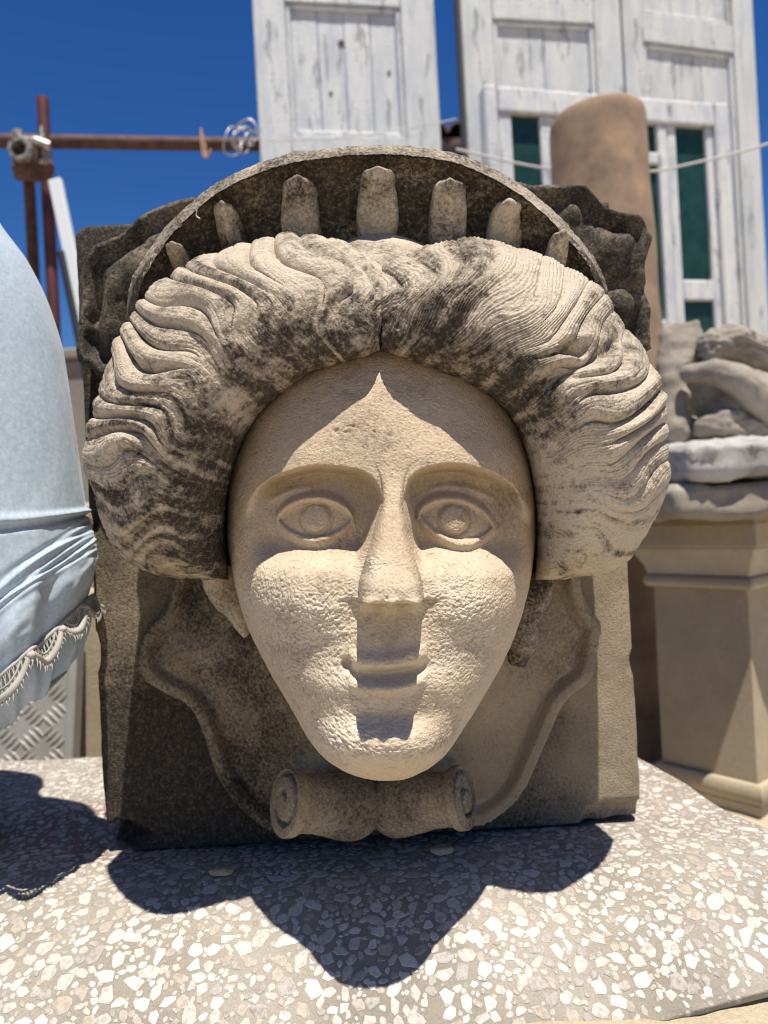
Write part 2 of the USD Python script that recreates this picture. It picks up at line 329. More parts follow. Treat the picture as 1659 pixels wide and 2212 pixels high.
def face():
    fo = np.array(FACE_OUT, float)
    ol = np.stack(P2L(*fo.T, .115 + .072 * sst(1200, 1680, fo[:, 1])), 1)
    ol = spline(np.vstack([ol, ol[:1]]), 1200)[:-1]
    c = np.array(P2L(828, 1190, .1))
    th = np.arctan2(ol[:, 1] - c[1], ol[:, 0] - c[0]); rr = np.hypot(*(ol - c).T); o = np.argsort(th)
    def base(R, nt, nr):
        T = np.linspace(-np.pi, np.pi, nt, endpoint=False)
        phi = np.linspace(0, 1, nr); rho = np.sin(phi * np.pi / 2) ** .92
        x = c[0] + rho[:, None] * R[None] * np.cos(T)[None]; z = c[1] + rho[:, None] * R[None] * np.sin(T)[None]
        P = Polygon(np.stack([c[0] + R * np.cos(T), c[1] + R * np.sin(T)], 1)).buffer(0)       # width of the face at each height, left and right of its axis
        zs = np.linspace(P.bounds[1] + 1e-4, P.bounds[3] - 1e-4, 300); lo, hi = [], []
        for q in zs:
            g = LineString([(-1, q), (1, q)]).intersection(P).bounds; lo.append(g[0]); hi.append(g[2])
        lo = np.interp(z, zs, lo); hi = np.interp(z, zs, hi)
        X, Y = L2P(x, z, np.full_like(x, .2)); ax = P2L(axisX(np.clip(Y, 700, 1690)), Y, .21)[0]
        u = np.where(x < ax, (ax - x) / np.maximum(ax - lo, 1e-3), (x - ax) / np.maximum(hi - ax, 1e-3)); u = np.clip(u, 0, 1)
        g = np.clip(1 - u ** 2.75, 0, 1) ** (1 / 1.85) * (np.clip(1 - rho ** 13, 0, 1) ** .5)[:, None]
        p = np.full_like(x, .18)
        for _ in range(5):
            X, Y = L2P(x, z, p); p = .5 * p + .5 * (PE + (CPROF(np.clip(Y, 640, 1750)) - PE) * g)
        p = np.where(rho[:, None] > .9999, PE, p)
        return x, z, p, rho
    nt, nr = 860, 470
    T = np.linspace(-np.pi, np.pi, nt, endpoint=False)
    R = np.interp(T, th[o], rr[o], period=2 * np.pi)
    tg = spline(np.vstack([FACE_OUT, FACE_OUT[:1]]), 1500).astype(float)
    def polar(X, Y):
        dx, dy = X - 828.0, Y - 1190.0; a_, b_ = dx * CR - dy * SR, dx * SR + dy * CR
        return np.arctan2(-b_, a_), np.hypot(a_, b_)
    tt, tr_ = polar(tg[:, 0], tg[:, 1]); oo = np.argsort(tt); want = np.interp(T, tt[oo], tr_[oo], period=2 * np.pi)
    for _ in range(7):           # bring the limb of the finished egg onto its measured outline
        R = np.real(np.fft.ifft(np.fft.fft(R) * (np.abs(np.fft.fftfreq(nt, 1 / nt)) < 36)))
        x, z, p, rho = base(R[::4], nt // 4, 90)
        ta, ra = polar(*L2P(x, z, p)); bins = np.clip(((ta.ravel() + np.pi) / (2 * np.pi) * 144).astype(int), 0, 143)
        mx_ = np.zeros(144); np.maximum.at(mx_, bins, ra.ravel()); tc = (np.arange(144) + .5) / 144 * 2 * np.pi - np.pi
        ratio = np.interp(T, tc, np.interp(tc, T, want) / np.maximum(mx_, 1), period=2 * np.pi); R = R * ratio ** .8
    R = np.real(np.fft.ifft(np.fft.fft(R) * (np.abs(np.fft.fftfreq(nt, 1 / nt)) < 36)))
    x, z, p, rho = base(R, nt, nr)
    def px(p): return L2P(x, z, p)
    X, Y = px(p); p0 = p.copy()
    D = np.zeros_like(p)
    # brows and eye sockets
    bl = PchipInterpolator([480, 520, 545, 600, 690, 770, 808, 834], [1118, 1088, 1062, 1026, 1005, 1013, 1034, 1100]); br = PchipInterpolator([864, 884, 915, 980, 1060, 1108, 1135, 1180], [1098, 1036, 1012, 1002, 1020, 1050, 1086, 1120])
    nl = PchipInterpolator([1000, 1060, 1100, 1180, 1260], [832, 831, 824, 800, 778]); nr_ = PchipInterpolator([1000, 1060, 1100, 1180, 1260], [864, 866, 871, 884, 908])
    left = X < 849
    by = np.where(left, bl(np.clip(X, 480, 834)), br(np.clip(X, 864, 1180)))
    Yc = np.clip(Y, 1000, 1260)
    inn = np.where(left, nl(Yc) - X, X - nr_(Yc))
    outer = np.where(left, sst(518, 588, X), sst(1166, 1102, X))
    sock = sst(0, 1, (Y - by + 2) / (16 + 42 * (1 - outer))) * sst(-2, 30, inn) * outer * (1 - sst(1160, 1250, Y))
    D -= 0.0275 * sock
    # brow step seen across the outer part of the brow
    # eyes: ball, lids, iris
    for (ex, ey, hw, up, dn, tilt, ix, iy) in ((677, 1122, 82, 40, 42, -.02, 679, 1119), (992, 1126, 82, 42, 44, .16, 986, 1121)):
        xx = X - ex; yy = Y - ey - tilt * xx
        t = np.clip(np.abs(xx) / hw, 0, 1.3); arch = np.clip(1 - t ** 2, 0, 1)
        yt = -up * arch ** .75; yb = dn * arch ** .85
        D += 0.0145 * np.exp(-((xx / 95) ** 2 + (yy / 62) ** 2) ** 1.4) * (sock > 0)
        inside = (t < 1)
        lidw = np.clip(1.08 - t, 0, 1) ** .25
        D += (0.0082 if ex < 800 else 0.0052) * gs(yy - (yt - 9), 7.5) * lidw * (t < 1.08)
        D -= 0.0028 * gs(yy - (yt - 27), 5.5) * lidw * (t < 1.08)
        D += 0.0034 * gs(yy - (yb + 7), 6.5) * lidw * (t < 1.08)
        D -= 0.0020 * gs(yy - (yb + 24), 7) * lidw * (t < 1.08)
        m = inside * sst(0, 7, yy - yt) * sst(0, 7, yb - yy)
        D -= 0.0025 * m
        ri = np.hypot(X - ix, (Y - iy) / 1.04)
        D -= 0.0022 * gs(ri - 35, 3.2) * m
        D += 0.0016 * sst(33, 24, ri) * m
    # fold above the left eye and above the right eye
    for (cx, cy, w, s) in ((640, 1055, 70, -.16), (1010, 1052, 80, .16)):
        q = (X - cx) / w; yy = Y - (cy + 18 * q ** 2 + s * (X - cx))
        D += 0.0042 * gs(yy, 6) * np.clip(1 - q ** 2, 0, 1) ** .6
    # cheeks
    for (cx, cy, sx, sy, a) in ((660, 1298, 92, 74, .0115), (1010, 1304, 88, 76, .0115)):
        D += a * np.exp(-(((X - cx) / sx) ** 2 + ((Y - cy) / sy) ** 2))
    # nose
    Yn = np.clip(Y, 1000, 1330)
    cx = PchipInterpolator([1000, 1060, 1180, 1290, 1330], [849, 848, 843, 843, 843])(Yn)
    hw = PchipInterpolator([1000, 1040, 1080, 1130, 1180, 1225, 1255, 1280, 1330], [40, 25, 22, 31, 43, 58, 67, 69, 66])(Yn)
    nh = PchipInterpolator([1000, 1040, 1080, 1150, 1220, 1262, 1280, 1288, 1294, 1330], [.001, .003, .009, .023, .037, .0455, .045, .041, .0, 0])(Yn)
    q = np.abs(X - cx) / hw
    noseprof = np.clip(1 - q ** 4.5, 0, 1) ** .6
    D = np.maximum(D * (1 - .0), D) + nh * noseprof
    fl = sst(1.75, 1.0, q) * (q >= 1)
    D += nh * 0.10 * fl * sst(1180, 1260, Y)
    D += 0.009 * np.exp(-(((X - 843) / 13) ** 2 + ((Y - 1300) / 15) ** 2))
    for sx in (-1, 1):
        D += 0.010 * np.exp(-(((X - 843 - sx * 52) / 17) ** 2 + ((Y - 1296) / 15) ** 2))
    # muzzle, lips, mouth, chin
    D += 0.003 * np.exp(-(((X - 840) / 95) ** 2 + ((Y - 1425) / 85) ** 2) ** 1.6)
    D -= 0.004 * np.exp(-(((X - 842) / 22) ** 2 + ((Y - 1360) / 40) ** 2) ** 1.5)
    mx = (X - 838) / 84; arch = np.clip(1 - mx ** 2, 0, 1)
    yl = 1446 - 13 * mx ** 2 - 6 * mx            # line between the lips
    up_edge = yl - 11
    e = arch ** .5
    D += 0.0060 * np.exp(-np.abs((Y - (up_edge - 9)) / 17) ** 2.6) * e
    D -= 0.0068 * gs(Y - (yl + 12), 9) * e
    D += 0.0048 * np.exp(-np.abs((Y - (yl + 38)) / 14) ** 2.4) * e
    D -= 0.0045 * np.exp(-(((X - 838) / 80) ** 2 + ((Y - 1546) / 24) ** 2))
    D += 0.0085 * np.exp(-(((X - 834) / 135) ** 2 + ((Y - 1612) / 46) ** 2) ** 1.3)
    D -= 0.0035 * np.exp(-(((X - 750) / 14) ** 2 + ((Y - 1442) / 13) ** 2))
    D -= 0.002 * np.exp(-(((X - 924) / 13) ** 2 + ((Y - 1436) / 12) ** 2))
    D += 0.0028 * np.exp(-(((X - 722) / 40) ** 2 + ((Y - 1478) / 28) ** 2))
    D += 0.0026 * np.exp(-(((X - 950) / 34) ** 2 + ((Y - 1478) / 34) ** 2))
    D -= 0.0006 * gs((X - (765 - (Y - 1300) * .28)), 12) * sst(1290, 1330, Y) * sst(1450, 1400, Y)
    D -= 0.0006 * gs((X - (918 + (Y - 1300) * .18)), 12) * sst(1290, 1330, Y) * sst(1450, 1400, Y)
    fade = sst(1.0, .93, rho)[:, None]
    p = p0 + D * fade
    V = loc(x.ravel(), z.ravel(), p.ravel()); Xf, Yf = X.ravel(), Y.ravel()
    F = quads2tris(grid_faces(nr, nt, True))
    m = trimesh.Trimesh(V, F, process=False)
    N = normals(V, F)
    if (N[:, 1].mean()) > 0: F = F[:, ::-1]; N = -N
    # erosion: crumbling grain beside the nose, on the lower cheeks and the left of the chin
    er = np.zeros_like(Xf)
    for (cx, cy, sx, sy, a) in ((700, 1330, 90, 90, 1.0), (580, 1270, 50, 45, .7), (730, 1440, 60, 60, .8), (985, 1300, 75, 80, .9), (960, 1420, 50, 60, .6), (750, 1585, 60, 50, 1.35), (840, 1615, 110, 40, .5), (840, 1290, 70, 30, .35), (800, 1215, 50, 20, .6)):
        er = np.maximum(er, a * np.exp(-(((Xf - cx) / sx) ** 2 + ((Yf - cy) / sy) ** 2)))
    er *= sst(1.2, .8, np.abs(Xf - 843) / 76) * 0 + 1
    nose_sh = (np.abs(Xf - 843) < 70) & (Yf > 1297) & (Yf < 1420)
    er = np.where(nose_sh, .15, er)
    g1 = fbm(V * 460, 3, 71); g2 = fbm(V * 700, 2, 72); g0 = fbm(V * 120, 3, 73)
    gran = np.maximum(g1 * 1.3 + .2, -.25)
    d = er * (0.0009 * gran + 0.0006 * g2 + 0.0007 * g0) + 0.00035 * g2 + 0.0004 * g0 + 0.0008 * fbm(V * 30, 3, 74)
    pits = np.zeros(len(V))
    rng = np.random.default_rng(5)
    for k in range(90):
        a, b = rng.uniform(540, 1120), rng.uniform(820, 1640)
        if k < 14: a, b = 762 + rng.normal() * 28, 930 + rng.normal() * 9
        pits += np.exp(-(((Xf - a) / rng.uniform(2.5, 5)) ** 2 + ((Yf - b) / rng.uniform(2, 4)) ** 2)) * rng.uniform(.5, 1.2)
    d -= 0.0010 * pits
    # broken pit at the mouth corner
    d -= 0.0040 * np.exp(-(((Xf - 748) / 9) ** 2 + ((Yf - 1432) / 14) ** 2) ** 2) * (1 + .5 * g1)
    edge = np.repeat(fade[:, 0], nt)
    V = V + N * (d * edge)[:, None]
    # skirt back to the block
    ring = np.arange((nr - 1) * nt, nr * nt); Vb = V[ring].copy(); Vb[:, 0] = Vb[:, 0] * .93; Vb[:, 2] = (Vb[:, 2] - .35) * .93 + .35; Vb[:, 1] = 0.0
    a = len(V); j = np.arange(nt); k = (j + 1) % nt
    sk = quads2tris(np.stack([ring, ring[k], a + k, a + j], 1))
    if F[0, 1] != quads2tris(grid_faces(nr, nt, True))[0, 1]: sk = sk[:, ::-1]
    W = np.vstack([V, Vb])
    up = fbm(W * 18, 4, 81); fine = fbm(W * 75, 3, 82)
    r = np.zeros(len(W)); r[:a] = 0.10 + 0.35 * np.exp(-(((Xf - 770) / 110) ** 2 + ((Yf - 940) / 60) ** 2)) + .45 * np.exp(-(((Xf - 610) / 80) ** 2 + ((Yf - 1045) / 30) ** 2)) + .35 * sst(900, 780, Yf)
    r[:a] += .30 * np.exp(-(((Xf - 1000) / 110) ** 2 + ((Yf - 1120) / 40) ** 2)) + 0.25 * np.exp(-(((Xf - 500) / 30) ** 2 + ((Yf - 1180) / 60) ** 2))
    r = r * .95 + .65 * up + .30 * fine - .12
    gg = np.zeros(len(W)); gg[:a] = np.clip(er, 0, 1) * .75 + .25 * sst(1150, 1300, Yf)
    obj('face', trimesh.Trimesh(W, np.vstack([F, sk]), process=False), M_face, mask, smooth=True, stain=np.stack([r, gg, 0 * r], -1))
face()

# ---------------------------------------------------------------- the hair: two swept-back halves of wavy locks
HL = [  # outer edge, hairline (px), from the bottom of the left side to the parting
    ((452, 1252), (494, 1252)), ((395, 1248), (492, 1235)), ((330, 1240), (490, 1210)), ((262, 1200), (487, 1170)), ((222, 1140), (486, 1125)), ((203, 1070), (490, 1075)), ((184, 1000), (500, 1030)), ((182, 945), (512, 990)),
    ((205, 880), (530, 945)), ((230, 795), (556, 900)), ((262, 715), (598, 860)), ((300, 655), (640, 826)), ((345, 615), (680, 803)), ((398, 577), (716, 790)), ((450, 550), (748, 781)), ((530, 528), (783, 771)), ((615, 507), (803, 765)), ((690, 513), (814, 761)), ((760, 540), (819, 758)), ((818, 566), (822, 755))]
HR = [((1215, 1252), (1156, 1252)), ((1250, 1250), (1158, 1235)), ((1295, 1240), (1160, 1205)), ((1350, 1212), (1161, 1165)), ((1393, 1160), (1160, 1120)), ((1428, 1095), (1157, 1075)), ((1447, 1030), (1150, 1035)), ((1447, 965), (1140, 990)),
    ((1440, 895), (1126, 945)), ((1424, 830), (1106, 905)), ((1398, 770), (1070, 866)), ((1362, 722), (1030, 838)), ((1330, 672), (988, 816)), ((1300, 628), (945, 800)), ((1250, 592), (908, 787)), ((1180, 553), (878, 776)), ((1110, 532), (856, 768)), ((1030, 518), (840, 762)), ((930, 535), (830, 758)), ((822, 566), (824, 755))]
def hair(rows, side, seed):
    O = np.array([r[0] for r in rows], float); I = np.array([r[1] for r in rows], float)
    mid = O * .6 + I * .4
    d = np.concatenate([[0], np.cumsum(np.linalg.norm(np.diff(mid, axis=0), axis=1))]); Lpx = d[-1]; d /= Lpx
    ns, na = 640, 330
    s = np.linspace(0, 1, ns)
    Ox, Oy, Ix, Iy = (PchipInterpolator(d, c)(s) for c in (O[:, 0], O[:, 1], I[:, 0], I[:, 1]))
    rng = np.random.default_rng(seed)
    # protrusion of the hairline, of the roll's crest and of the outer edge along the roll
    p_in = PchipInterpolator([0, .1, .3, .5, .7, .85, 1], [.085, .092, .122, .158, .186, .192, .188])(s)
    p_r = PchipInterpolator([0, .08, .3, .5, .7, .9, .965, 1], [.125, .172, .222, .232, .232, .222, .212, .202])(s)
    p_o = PchipInterpolator([0, .1, .3, .6, .9, 1], [.095, .125, .140, .130, .115, .105])(s)
    tr = PchipInterpolator([0, .3, .6, .85, 1], [.50, .52, .52, .50, .48])(s)
    al = np.concatenate([np.linspace(-np.pi / 2 - 1, -np.pi / 2, 14, endpoint=False), np.linspace(-np.pi / 2, 0, 96, endpoint=False), np.linspace(0, np.pi / 2, 150, endpoint=False), np.linspace(np.pi / 2, np.pi * .93, na - 260)])
    kin = np.clip(-np.pi / 2 - al, 0, 1)[:, None]; ca, sa = np.cos(np.maximum(al, -np.pi / 2)), np.sin(np.maximum(al, -np.pi / 2))
    t = np.where(al[:, None] < 0, tr[None] * (1 + sa[:, None]), tr[None] + (1 - tr[None]) * sa[:, None])
    t = t - .02 * kin; pin = p_in[None] + (p_r - p_in)[None] * np.clip(ca, 0, 1)[:, None] ** .8 - .07 * kin
    pout = p_o[None] + np.where(ca[:, None] > 0, (p_r - p_o)[None] * ca[:, None], p_o[None] * 1.05 * ca[:, None])
    p = np.where(al[:, None] < 0, pin, pout)
    Xq = Ix[None] + (Ox - Ix)[None] * t; Yq = Iy[None] + (Oy - Iy)[None] * t
    # sag and lean of strands between hairline and edge
    x, z = P2L(Xq, Yq, np.where(al[:, None] > np.pi / 2, p_o[None], p))
    V = loc(x, z, p).reshape(-1, 3)
    F = quads2tris(grid_faces(na, ns)); N = normals(V, F)
    front = N.reshape(na, ns, 3)[100:200, :, 1].mean()
    if front > 0: F = F[:, ::-1]; N = -N
    # locks
    S = np.broadcast_to(s[None], t.shape); T = t + np.where(al[:, None] > np.pi / 2, (al[:, None] - np.pi / 2) * .25, 0)
    T = np.where(al[:, None] > np.pi / 2, 1 + (1 - t) * 1.0, t)
    u = S * Lpx / (44.0 if side < 0 else 46.0)
    wob = fbm(np.stack([u * .40, T * 1.4, 0 * u + seed], -1), 2, seed)
    amp_w = (.80 if side < 0 else .45) * sst(.25, .6, T)
    ph = 2 * np.pi * (1.25 * T + .16 * np.sin(u * .9 + seed)) + (0.4 if side < 0 else 2.2)
    w = u + amp_w * np.sin(ph) + .75 * wob + (2.9 if side < 0 else 2.6) * (1.0 - T) * sst(1.0, .80, S) * sst(.12, .35, S)
    li = np.floor(w); f = w - li
    hsh = lambda k: (np.sin((li + 1000 * k + seed * 17.3) * 12.9898) * 43758.5453) % 1.0
    t0 = .36 + .26 * hsh(1); a0 = .55 + .75 * hsh(2)
    crest = 0.5 + .18 * (hsh(3) - .5)
    q = np.where(f < crest, f / crest, (1 - f) / (1 - crest))           # 0 in the groove, 1 on the crest
    tubeprof = np.sqrt(np.clip(1 - (1 - q) ** 2, 0, 1)) - .62
    if side < 0:
        reg = .22 * sst(.03, .12, S) + .78 * sst(.24, .38, S) * (1 - .30 * sst(.84, .97, S))
        low = sst(.34, .22, S)
        reg = reg * (1 - .55 * low * sst(.3, .6, 1 - S * 3))
        A = 0.0112 * reg
    else:
        reg = .35 * sst(.02, .1, S) + .75 * sst(.27, .36, S) * sst(.64, .50, S) + .14 * sst(.55, .75, S)
        A = 0.0098 * reg
    env = sst(0, .20, T - t0) * (1 - .55 * sst(.84, 1.02, T))
    disp = A * a0 * tubeprof * env
    # twin half-locks inside each lock
    w2 = w * 2 + .35 * np.sin(ph * 1.3) + .5; f2 = w2 - np.floor(w2)
    disp += A * .07 * (np.sqrt(np.clip(1 - (2 * f2 - 1) ** 2, 0, 1)) - .6) * sst(.25, .5, T)
    # strands
    ww = w * 6.5 + 1.1 * fbm(np.stack([u * 2, T * 4, 0 * u], -1), 3, seed + 5)
    st1 = np.abs(np.sin(np.pi * ww)); st2 = np.abs(np.sin(np.pi * (ww * 2.3 + .3)))
    sa_ = 0.45 + 0.75 * meshkit.noise(np.stack([u * .8, T * 3, 0 * u + 3], -1), seed)
    if side > 0: sa_ = sa_ * (1 + 1.6 * sst(.5, .7, S))
    else: sa_ = sa_ * (1 + .7 * sst(.36, .24, S))
    disp += (0.00038 if side < 0 else .0005) * sa_ * (st1 - .6) * sst(.0, .2, T) + 0.0002 * sa_ * (st2 - .6)
    # flow of broad swells
    disp += 0.0035 * fbm(np.stack([w * .55, T * 1.6, 0 * u], -1), 2, seed + 9) * sst(.1, .4, T)
    if side > 0:      # deep drilled hole and cleft between two tresses
        cl = gs((Yq - (742 + (1340 - Xq) * .52)), 13) * sst(1080, 1200, Xq) * sst(1345, 1325, Xq)
        disp -= .0085 * cl * (al[:, None] < np.pi / 2)
        disp -= .022 * np.exp(-(((Xq - 1248) / 30) ** 2 + ((Yq - 748) / 16) ** 2) ** 1.5) * (al[:, None] < np.pi / 2)
    disp = disp.ravel()
    disp += 0.0007 * fbm(V * 90, 3, seed + 2) + 0.0005 * fbm(V * 330, 3, seed + 3)
    taper = (sst(0, .02, S)).ravel()
    V = V + N * (disp * taper)[:, None]
    # crust: streaks along the strands, heavier under the roll and on the left
    sc = np.stack([w * 2.1, T * 2.2, 0 * u], -1).reshape(-1, 3)
    streak = fbm(sc, 4, seed + 11); broad = fbm(V * 13, 3, seed + 12); fine = fbm(V * 120, 3, seed + 13)
    Sf, Tf = S.ravel(), T.ravel()
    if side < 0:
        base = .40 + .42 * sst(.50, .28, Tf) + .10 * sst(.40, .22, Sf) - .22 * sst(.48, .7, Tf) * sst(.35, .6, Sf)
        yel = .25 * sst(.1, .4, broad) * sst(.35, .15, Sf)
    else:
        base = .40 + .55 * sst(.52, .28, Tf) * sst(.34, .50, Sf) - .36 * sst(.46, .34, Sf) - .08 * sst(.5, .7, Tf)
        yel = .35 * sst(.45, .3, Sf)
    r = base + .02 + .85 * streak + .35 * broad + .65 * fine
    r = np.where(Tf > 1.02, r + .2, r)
    obj('hair', trimesh.Trimesh(V, F, process=False), M_hair, mask, smooth=True, stain=np.stack([r, yel + 0 * r, 0 * r], -1),
        label='left side of the hair, deep wavy locks' if side < 0 else 'right side of the hair, finer combed strands with a drilled hole')
hair(HL, -1, 3)
hair(HR, 1, 8)

# hair behind the parting
def hair_crown():
    n, m = 70, 60
    U, Vv = np.meshgrid(np.linspace(-1, 1, n), np.linspace(0, 1, m))
    X = 822 + U * 135; Yt = 505 + 55 * np.abs(U) ** 2.2; Y = Yt + Vv * (600 - Yt)
    p = .112 + .055 * np.sin(Vv * np.pi / 2) ** .8
    x, z = P2L(X, Y, p)
    p = p + .0022 * np.sin(Vv * 11 + 3 * U ** 2) * sst(.05, .2, Vv) + .0015 * noise3(x, z, 60, 91)
    V = loc(x, z, p).reshape(-1, 3)
    X2, Y2 = 822 + U[:1] * 135, Yt[:1]; x2, z2 = P2L(X2, Y2, .112); back = loc(x2, z2 - .004, np.full_like(x2, .03)).reshape(-1, 3)
    V = np.vstack([back, V]); F = quads2tris(grid_faces(m + 1, n))
    if normals(V, F)[:, 1].mean() > 0: F = F[:, ::-1]
    r = .28 + .8 * fbm(V * 40, 4, 92)
    obj('hair_crown', trimesh.Trimesh(V, F, process=False), M_hair, mask, smooth=True, stain=np.stack([r, 0 * r, 0 * r], -1))
hair_crown()

# ---------------------------------------------------------------- the diadem
RIM = [(272, 690), (276, 640), (286, 600), (303, 570), (350, 500), (425, 425), (490, 382), (560, 352), (630, 332), (700, 322), (760, 316), (820, 314), (880, 316), (945, 324), (1010, 340), (1100, 383), (1180, 440), (1238, 500), (1280, 550), (1305, 600), (1315, 640)]
BASE = [(300, 770), (320, 740), (345, 705), (375, 665), (410, 628), (470, 590), (530, 566), (590, 552), (650, 546), (705, 542), (760, 540), (820, 540), (880, 541), (940, 543), (1000, 548), (1070, 560), (1130, 585), (1185, 625), (1225, 665), (1262, 705), (1290, 740)]
def diadem_px(n):
    R_, B_ = np.array(RIM, float), np.array(BASE, float)
    d = np.linspace(0, 1, len(R_)); s = np.linspace(0, 1, n)
    return s, np.stack([CubicSpline(d, R_[:, k])(s) for k in (0, 1)], 1), np.stack([CubicSpline(d, B_[:, k])(s) for k in (0, 1)], 1)
PT = lambda s: PchipInterpolator([0, .15, .5, .85, 1], [.085, .122, .140, .122, .085])(s)      # rim protrusion
PB = lambda s: PchipInterpolator([0, .15, .5, .85, 1], [.055, .070, .082, .070, .055])(s)
def diadem_point(s, v):
    """front face of the band; v 0 at the hair, 1 at the rim"""
    _, R_, B_ = diadem_px(400); ss = np.linspace(0, 1, 400)
    X = np.interp(s, ss, B_[:, 0]) * (1 - v) + np.interp(s, ss, R_[:, 0]) * v; Y = np.interp(s, ss, B_[:, 1]) * (1 - v) + np.interp(s, ss, R_[:, 1]) * v
    p = PB(s) + (PT(s) - PB(s)) * v ** 1.25
    x, z = P2L(X, Y, p)
    return x, z, p
def diadem():
    n = 420; s = np.linspace(0, 1, n)
    v = np.linspace(0, .91, 60)
    S, Vv = np.meshgrid(s, v); x, z, p = diadem_point(S, Vv)
    p = p + .0016 * noise3(x, z, 45, 101) + .0008 * noise3(x, z, 160, 102)
    front = loc(x, z, p)
    # rim: rolls over the edge and runs back to the block
    _, Rp, _ = diadem_px(n); pr = PT(s)
    def rim(f, q):
        X = 822 + (Rp[:, 0] - 822) * f; Yc_ = 900 + (Rp[:, 1] - 900) * f
        return P2L(X, Yc_, pr + q)
    xr, zr = rim(1.0, -.012)
    rows = [front]
    for f, q in ((.963, .001), (.970, -.001), (.985, -.0065)):
        xx, zz = rim(f, q); w = .0009 * noise3(s * 60, s * 0, 3, 104); rows.append(loc(xx, zz + w, pr + q)[None])
    c0x, c0z = P2L(822, 900, .05)
    dx, dz = xr - c0x, zr - c0z; L = np.hypot(dx, dz); dx, dz = dx / L, dz / L
    rr = .0012 * noise3(s * 8, s * 0, 6, 103) + .0009 * noise3(s * 60, s * 0, 3, 104)
    for k, (o, q) in enumerate(((.0, -.012), (.0004, -.016), (.0, -.020), (-.0015, -.026), (-.004, -.034), (-.008, -.05), (-.010, -.09), (-.010, -.13))):
        w = rr * (1 if k < 7 else 0) * 1.0
        rows.append(loc(xr + dx * (o + w), zr + dz * (o + w), np.maximum(pr + q, -.01))[None])
    V = np.concatenate(rows, 0); k = V.shape[0]; V = V.reshape(-1, 3)
    F = quads2tris(grid_faces(k, n))
    if normals(V, F)[:20000, 1].mean() > 0: F = F[:, ::-1]
    V = V + .0005 * fbm(V * 300, 3, 105)[:, None] * normals(V, F)
    row = np.repeat(np.arange(k), n)
    r = 1.05 + .6 * fbm(V * 26, 4, 106) + .35 * fbm(V * 110, 3, 107); r = np.where(row >= 61, r - .42, r)
    obj('diadem', trimesh.Trimesh(V, F, process=False), M_hair, mask, smooth=True, stain=np.stack([r, .1 + 0 * r, 0 * r], -1))
diadem()
def ray(Xc, Y0, Y1, half, lean, p_base, seed, rise=.021):
    """a tongue-shaped boss standing on the band: px centre, top and bottom, half width, sideways lean of the top"""
    n, m = 50, 110
    th = np.linspace(-np.pi / 2, np.pi / 2, n); v = np.linspace(0, 1, m)
    Th, Vv = np.meshgrid(th, v)
    wv = half * (.90 + .12 * np.sin(np.clip(Vv * 1.3, 0, 1) * np.pi)) * np.sqrt(np.clip(1 - np.clip((Vv - .78) / .222, 0, 1) ** 2.2, 0, 1))
    X = Xc + lean * Vv + wv * np.sin(Th); Y = Y1 + (Y0 - Y1) * Vv
    p0 = p_base[0] + (p_base[1] - p_base[0]) * Vv
    hgt = rise * np.cos(Th) ** .55 * np.sqrt(np.clip(1 - np.clip((Vv - .80) / .20, 0, 1) ** 2, 0, 1)) * (.86 + .2 * Vv) + .002 * np.cos(Th * 5) * np.cos(Th)
    p = p0 - .006 + hgt
    x, z = P2L(X, Y, p0 + rise * .6)
    V = loc(x, z, p).reshape(-1, 3); F = quads2tris(grid_faces(m, n))
    N = normals(V, F)
    if N[:, 1].mean() > 0: F = F[:, ::-1]; N = -N
    V = V + N * sst(1.0, .93, Vv).ravel()[:, None] * (.0012 * fbm(V * 55, 3, seed) + .0006 * fbm(V * 260, 3, seed + 1) - .0016 * sst(.25, .5, fbm(V * 35, 2, seed + 2)))[:, None]
    r = .42 + .8 * fbm(V * 30, 4, seed + 3) + .3 * fbm(V * 150, 3, seed + 4)
    obj('diadem_boss', trimesh.Trimesh(V, F, process=False), M_hair, mask, smooth=True, stain=np.stack([r, .15 + 0 * r, 0 * r], -1))
for k, (Xc, Y0, Y1, hw_, ln, pb) in enumerate(((402, 515, 600, 24, -34, (.088, .122)), (512, 422, 570, 29, -36, (.074, .118)), (650, 366, 545, 42, -8, (.082, .128)), (815, 347, 512, 45, 2, (.086, .134)), (968, 371, 545, 41, 6, (.082, .128)), (1088, 418, 575, 38, 14, (.074, .118)), (1196, 488, 605, 24, 24, (.088, .122)))):
    ray(Xc, Y0, Y1, hw_, ln, pb, 200 + 10 * k, .026 if hw_ > 25 else .020)

# broken ear beside the left cheek, hanging curl behind the right one
def lump(name, path, radii, p_list, seed, dark, label):
    pts = [np.array([*P2L(X, Y, p)]) for (X, Y), p in zip(path, p_list)]
    P3 = np.array([[q[0], -p, q[1]] for q, p in zip(pts, p_list)])
    P3 = spline(P3, 60); R_ = np.interp(np.linspace(0, 1, 60), np.linspace(0, 1, len(radii)), radii)
    m = tube(P3, R_, 48); V, F = np.array(m.vertices), np.array(m.faces); N = normals(V, F)
    V = V + N * (.003 * fbm(V * 60, 3, seed) + .0012 * fbm(V * 220, 3, seed + 1))[:, None]
    r = dark + .7 * fbm(V * 40, 4, seed + 2)
    obj(name, trimesh.Trimesh(V, F, process=False), M_hair, mask, smooth=True, stain=np.stack([r, .2 + 0 * r, 0 * r], -1), label=label)
lump('ear', [(470, 1225), (482, 1270), (512, 1325), (535, 1372)], [.017, .016, .011, .004], [.055, .055, .055, .055], 301, .12, 'broken ear stump')
lump('hanging_curl', [(1160, 1235), (1150, 1290), (1130, 1345)], [.014, .018, .012], [.055, .056, .055], 311, .85, None)
lump('hanging_curl', [(1132, 1340), (1128, 1390), (1118, 1432)], [.014, .0155, .008], [.053, .055, .052], 321, .72, None)
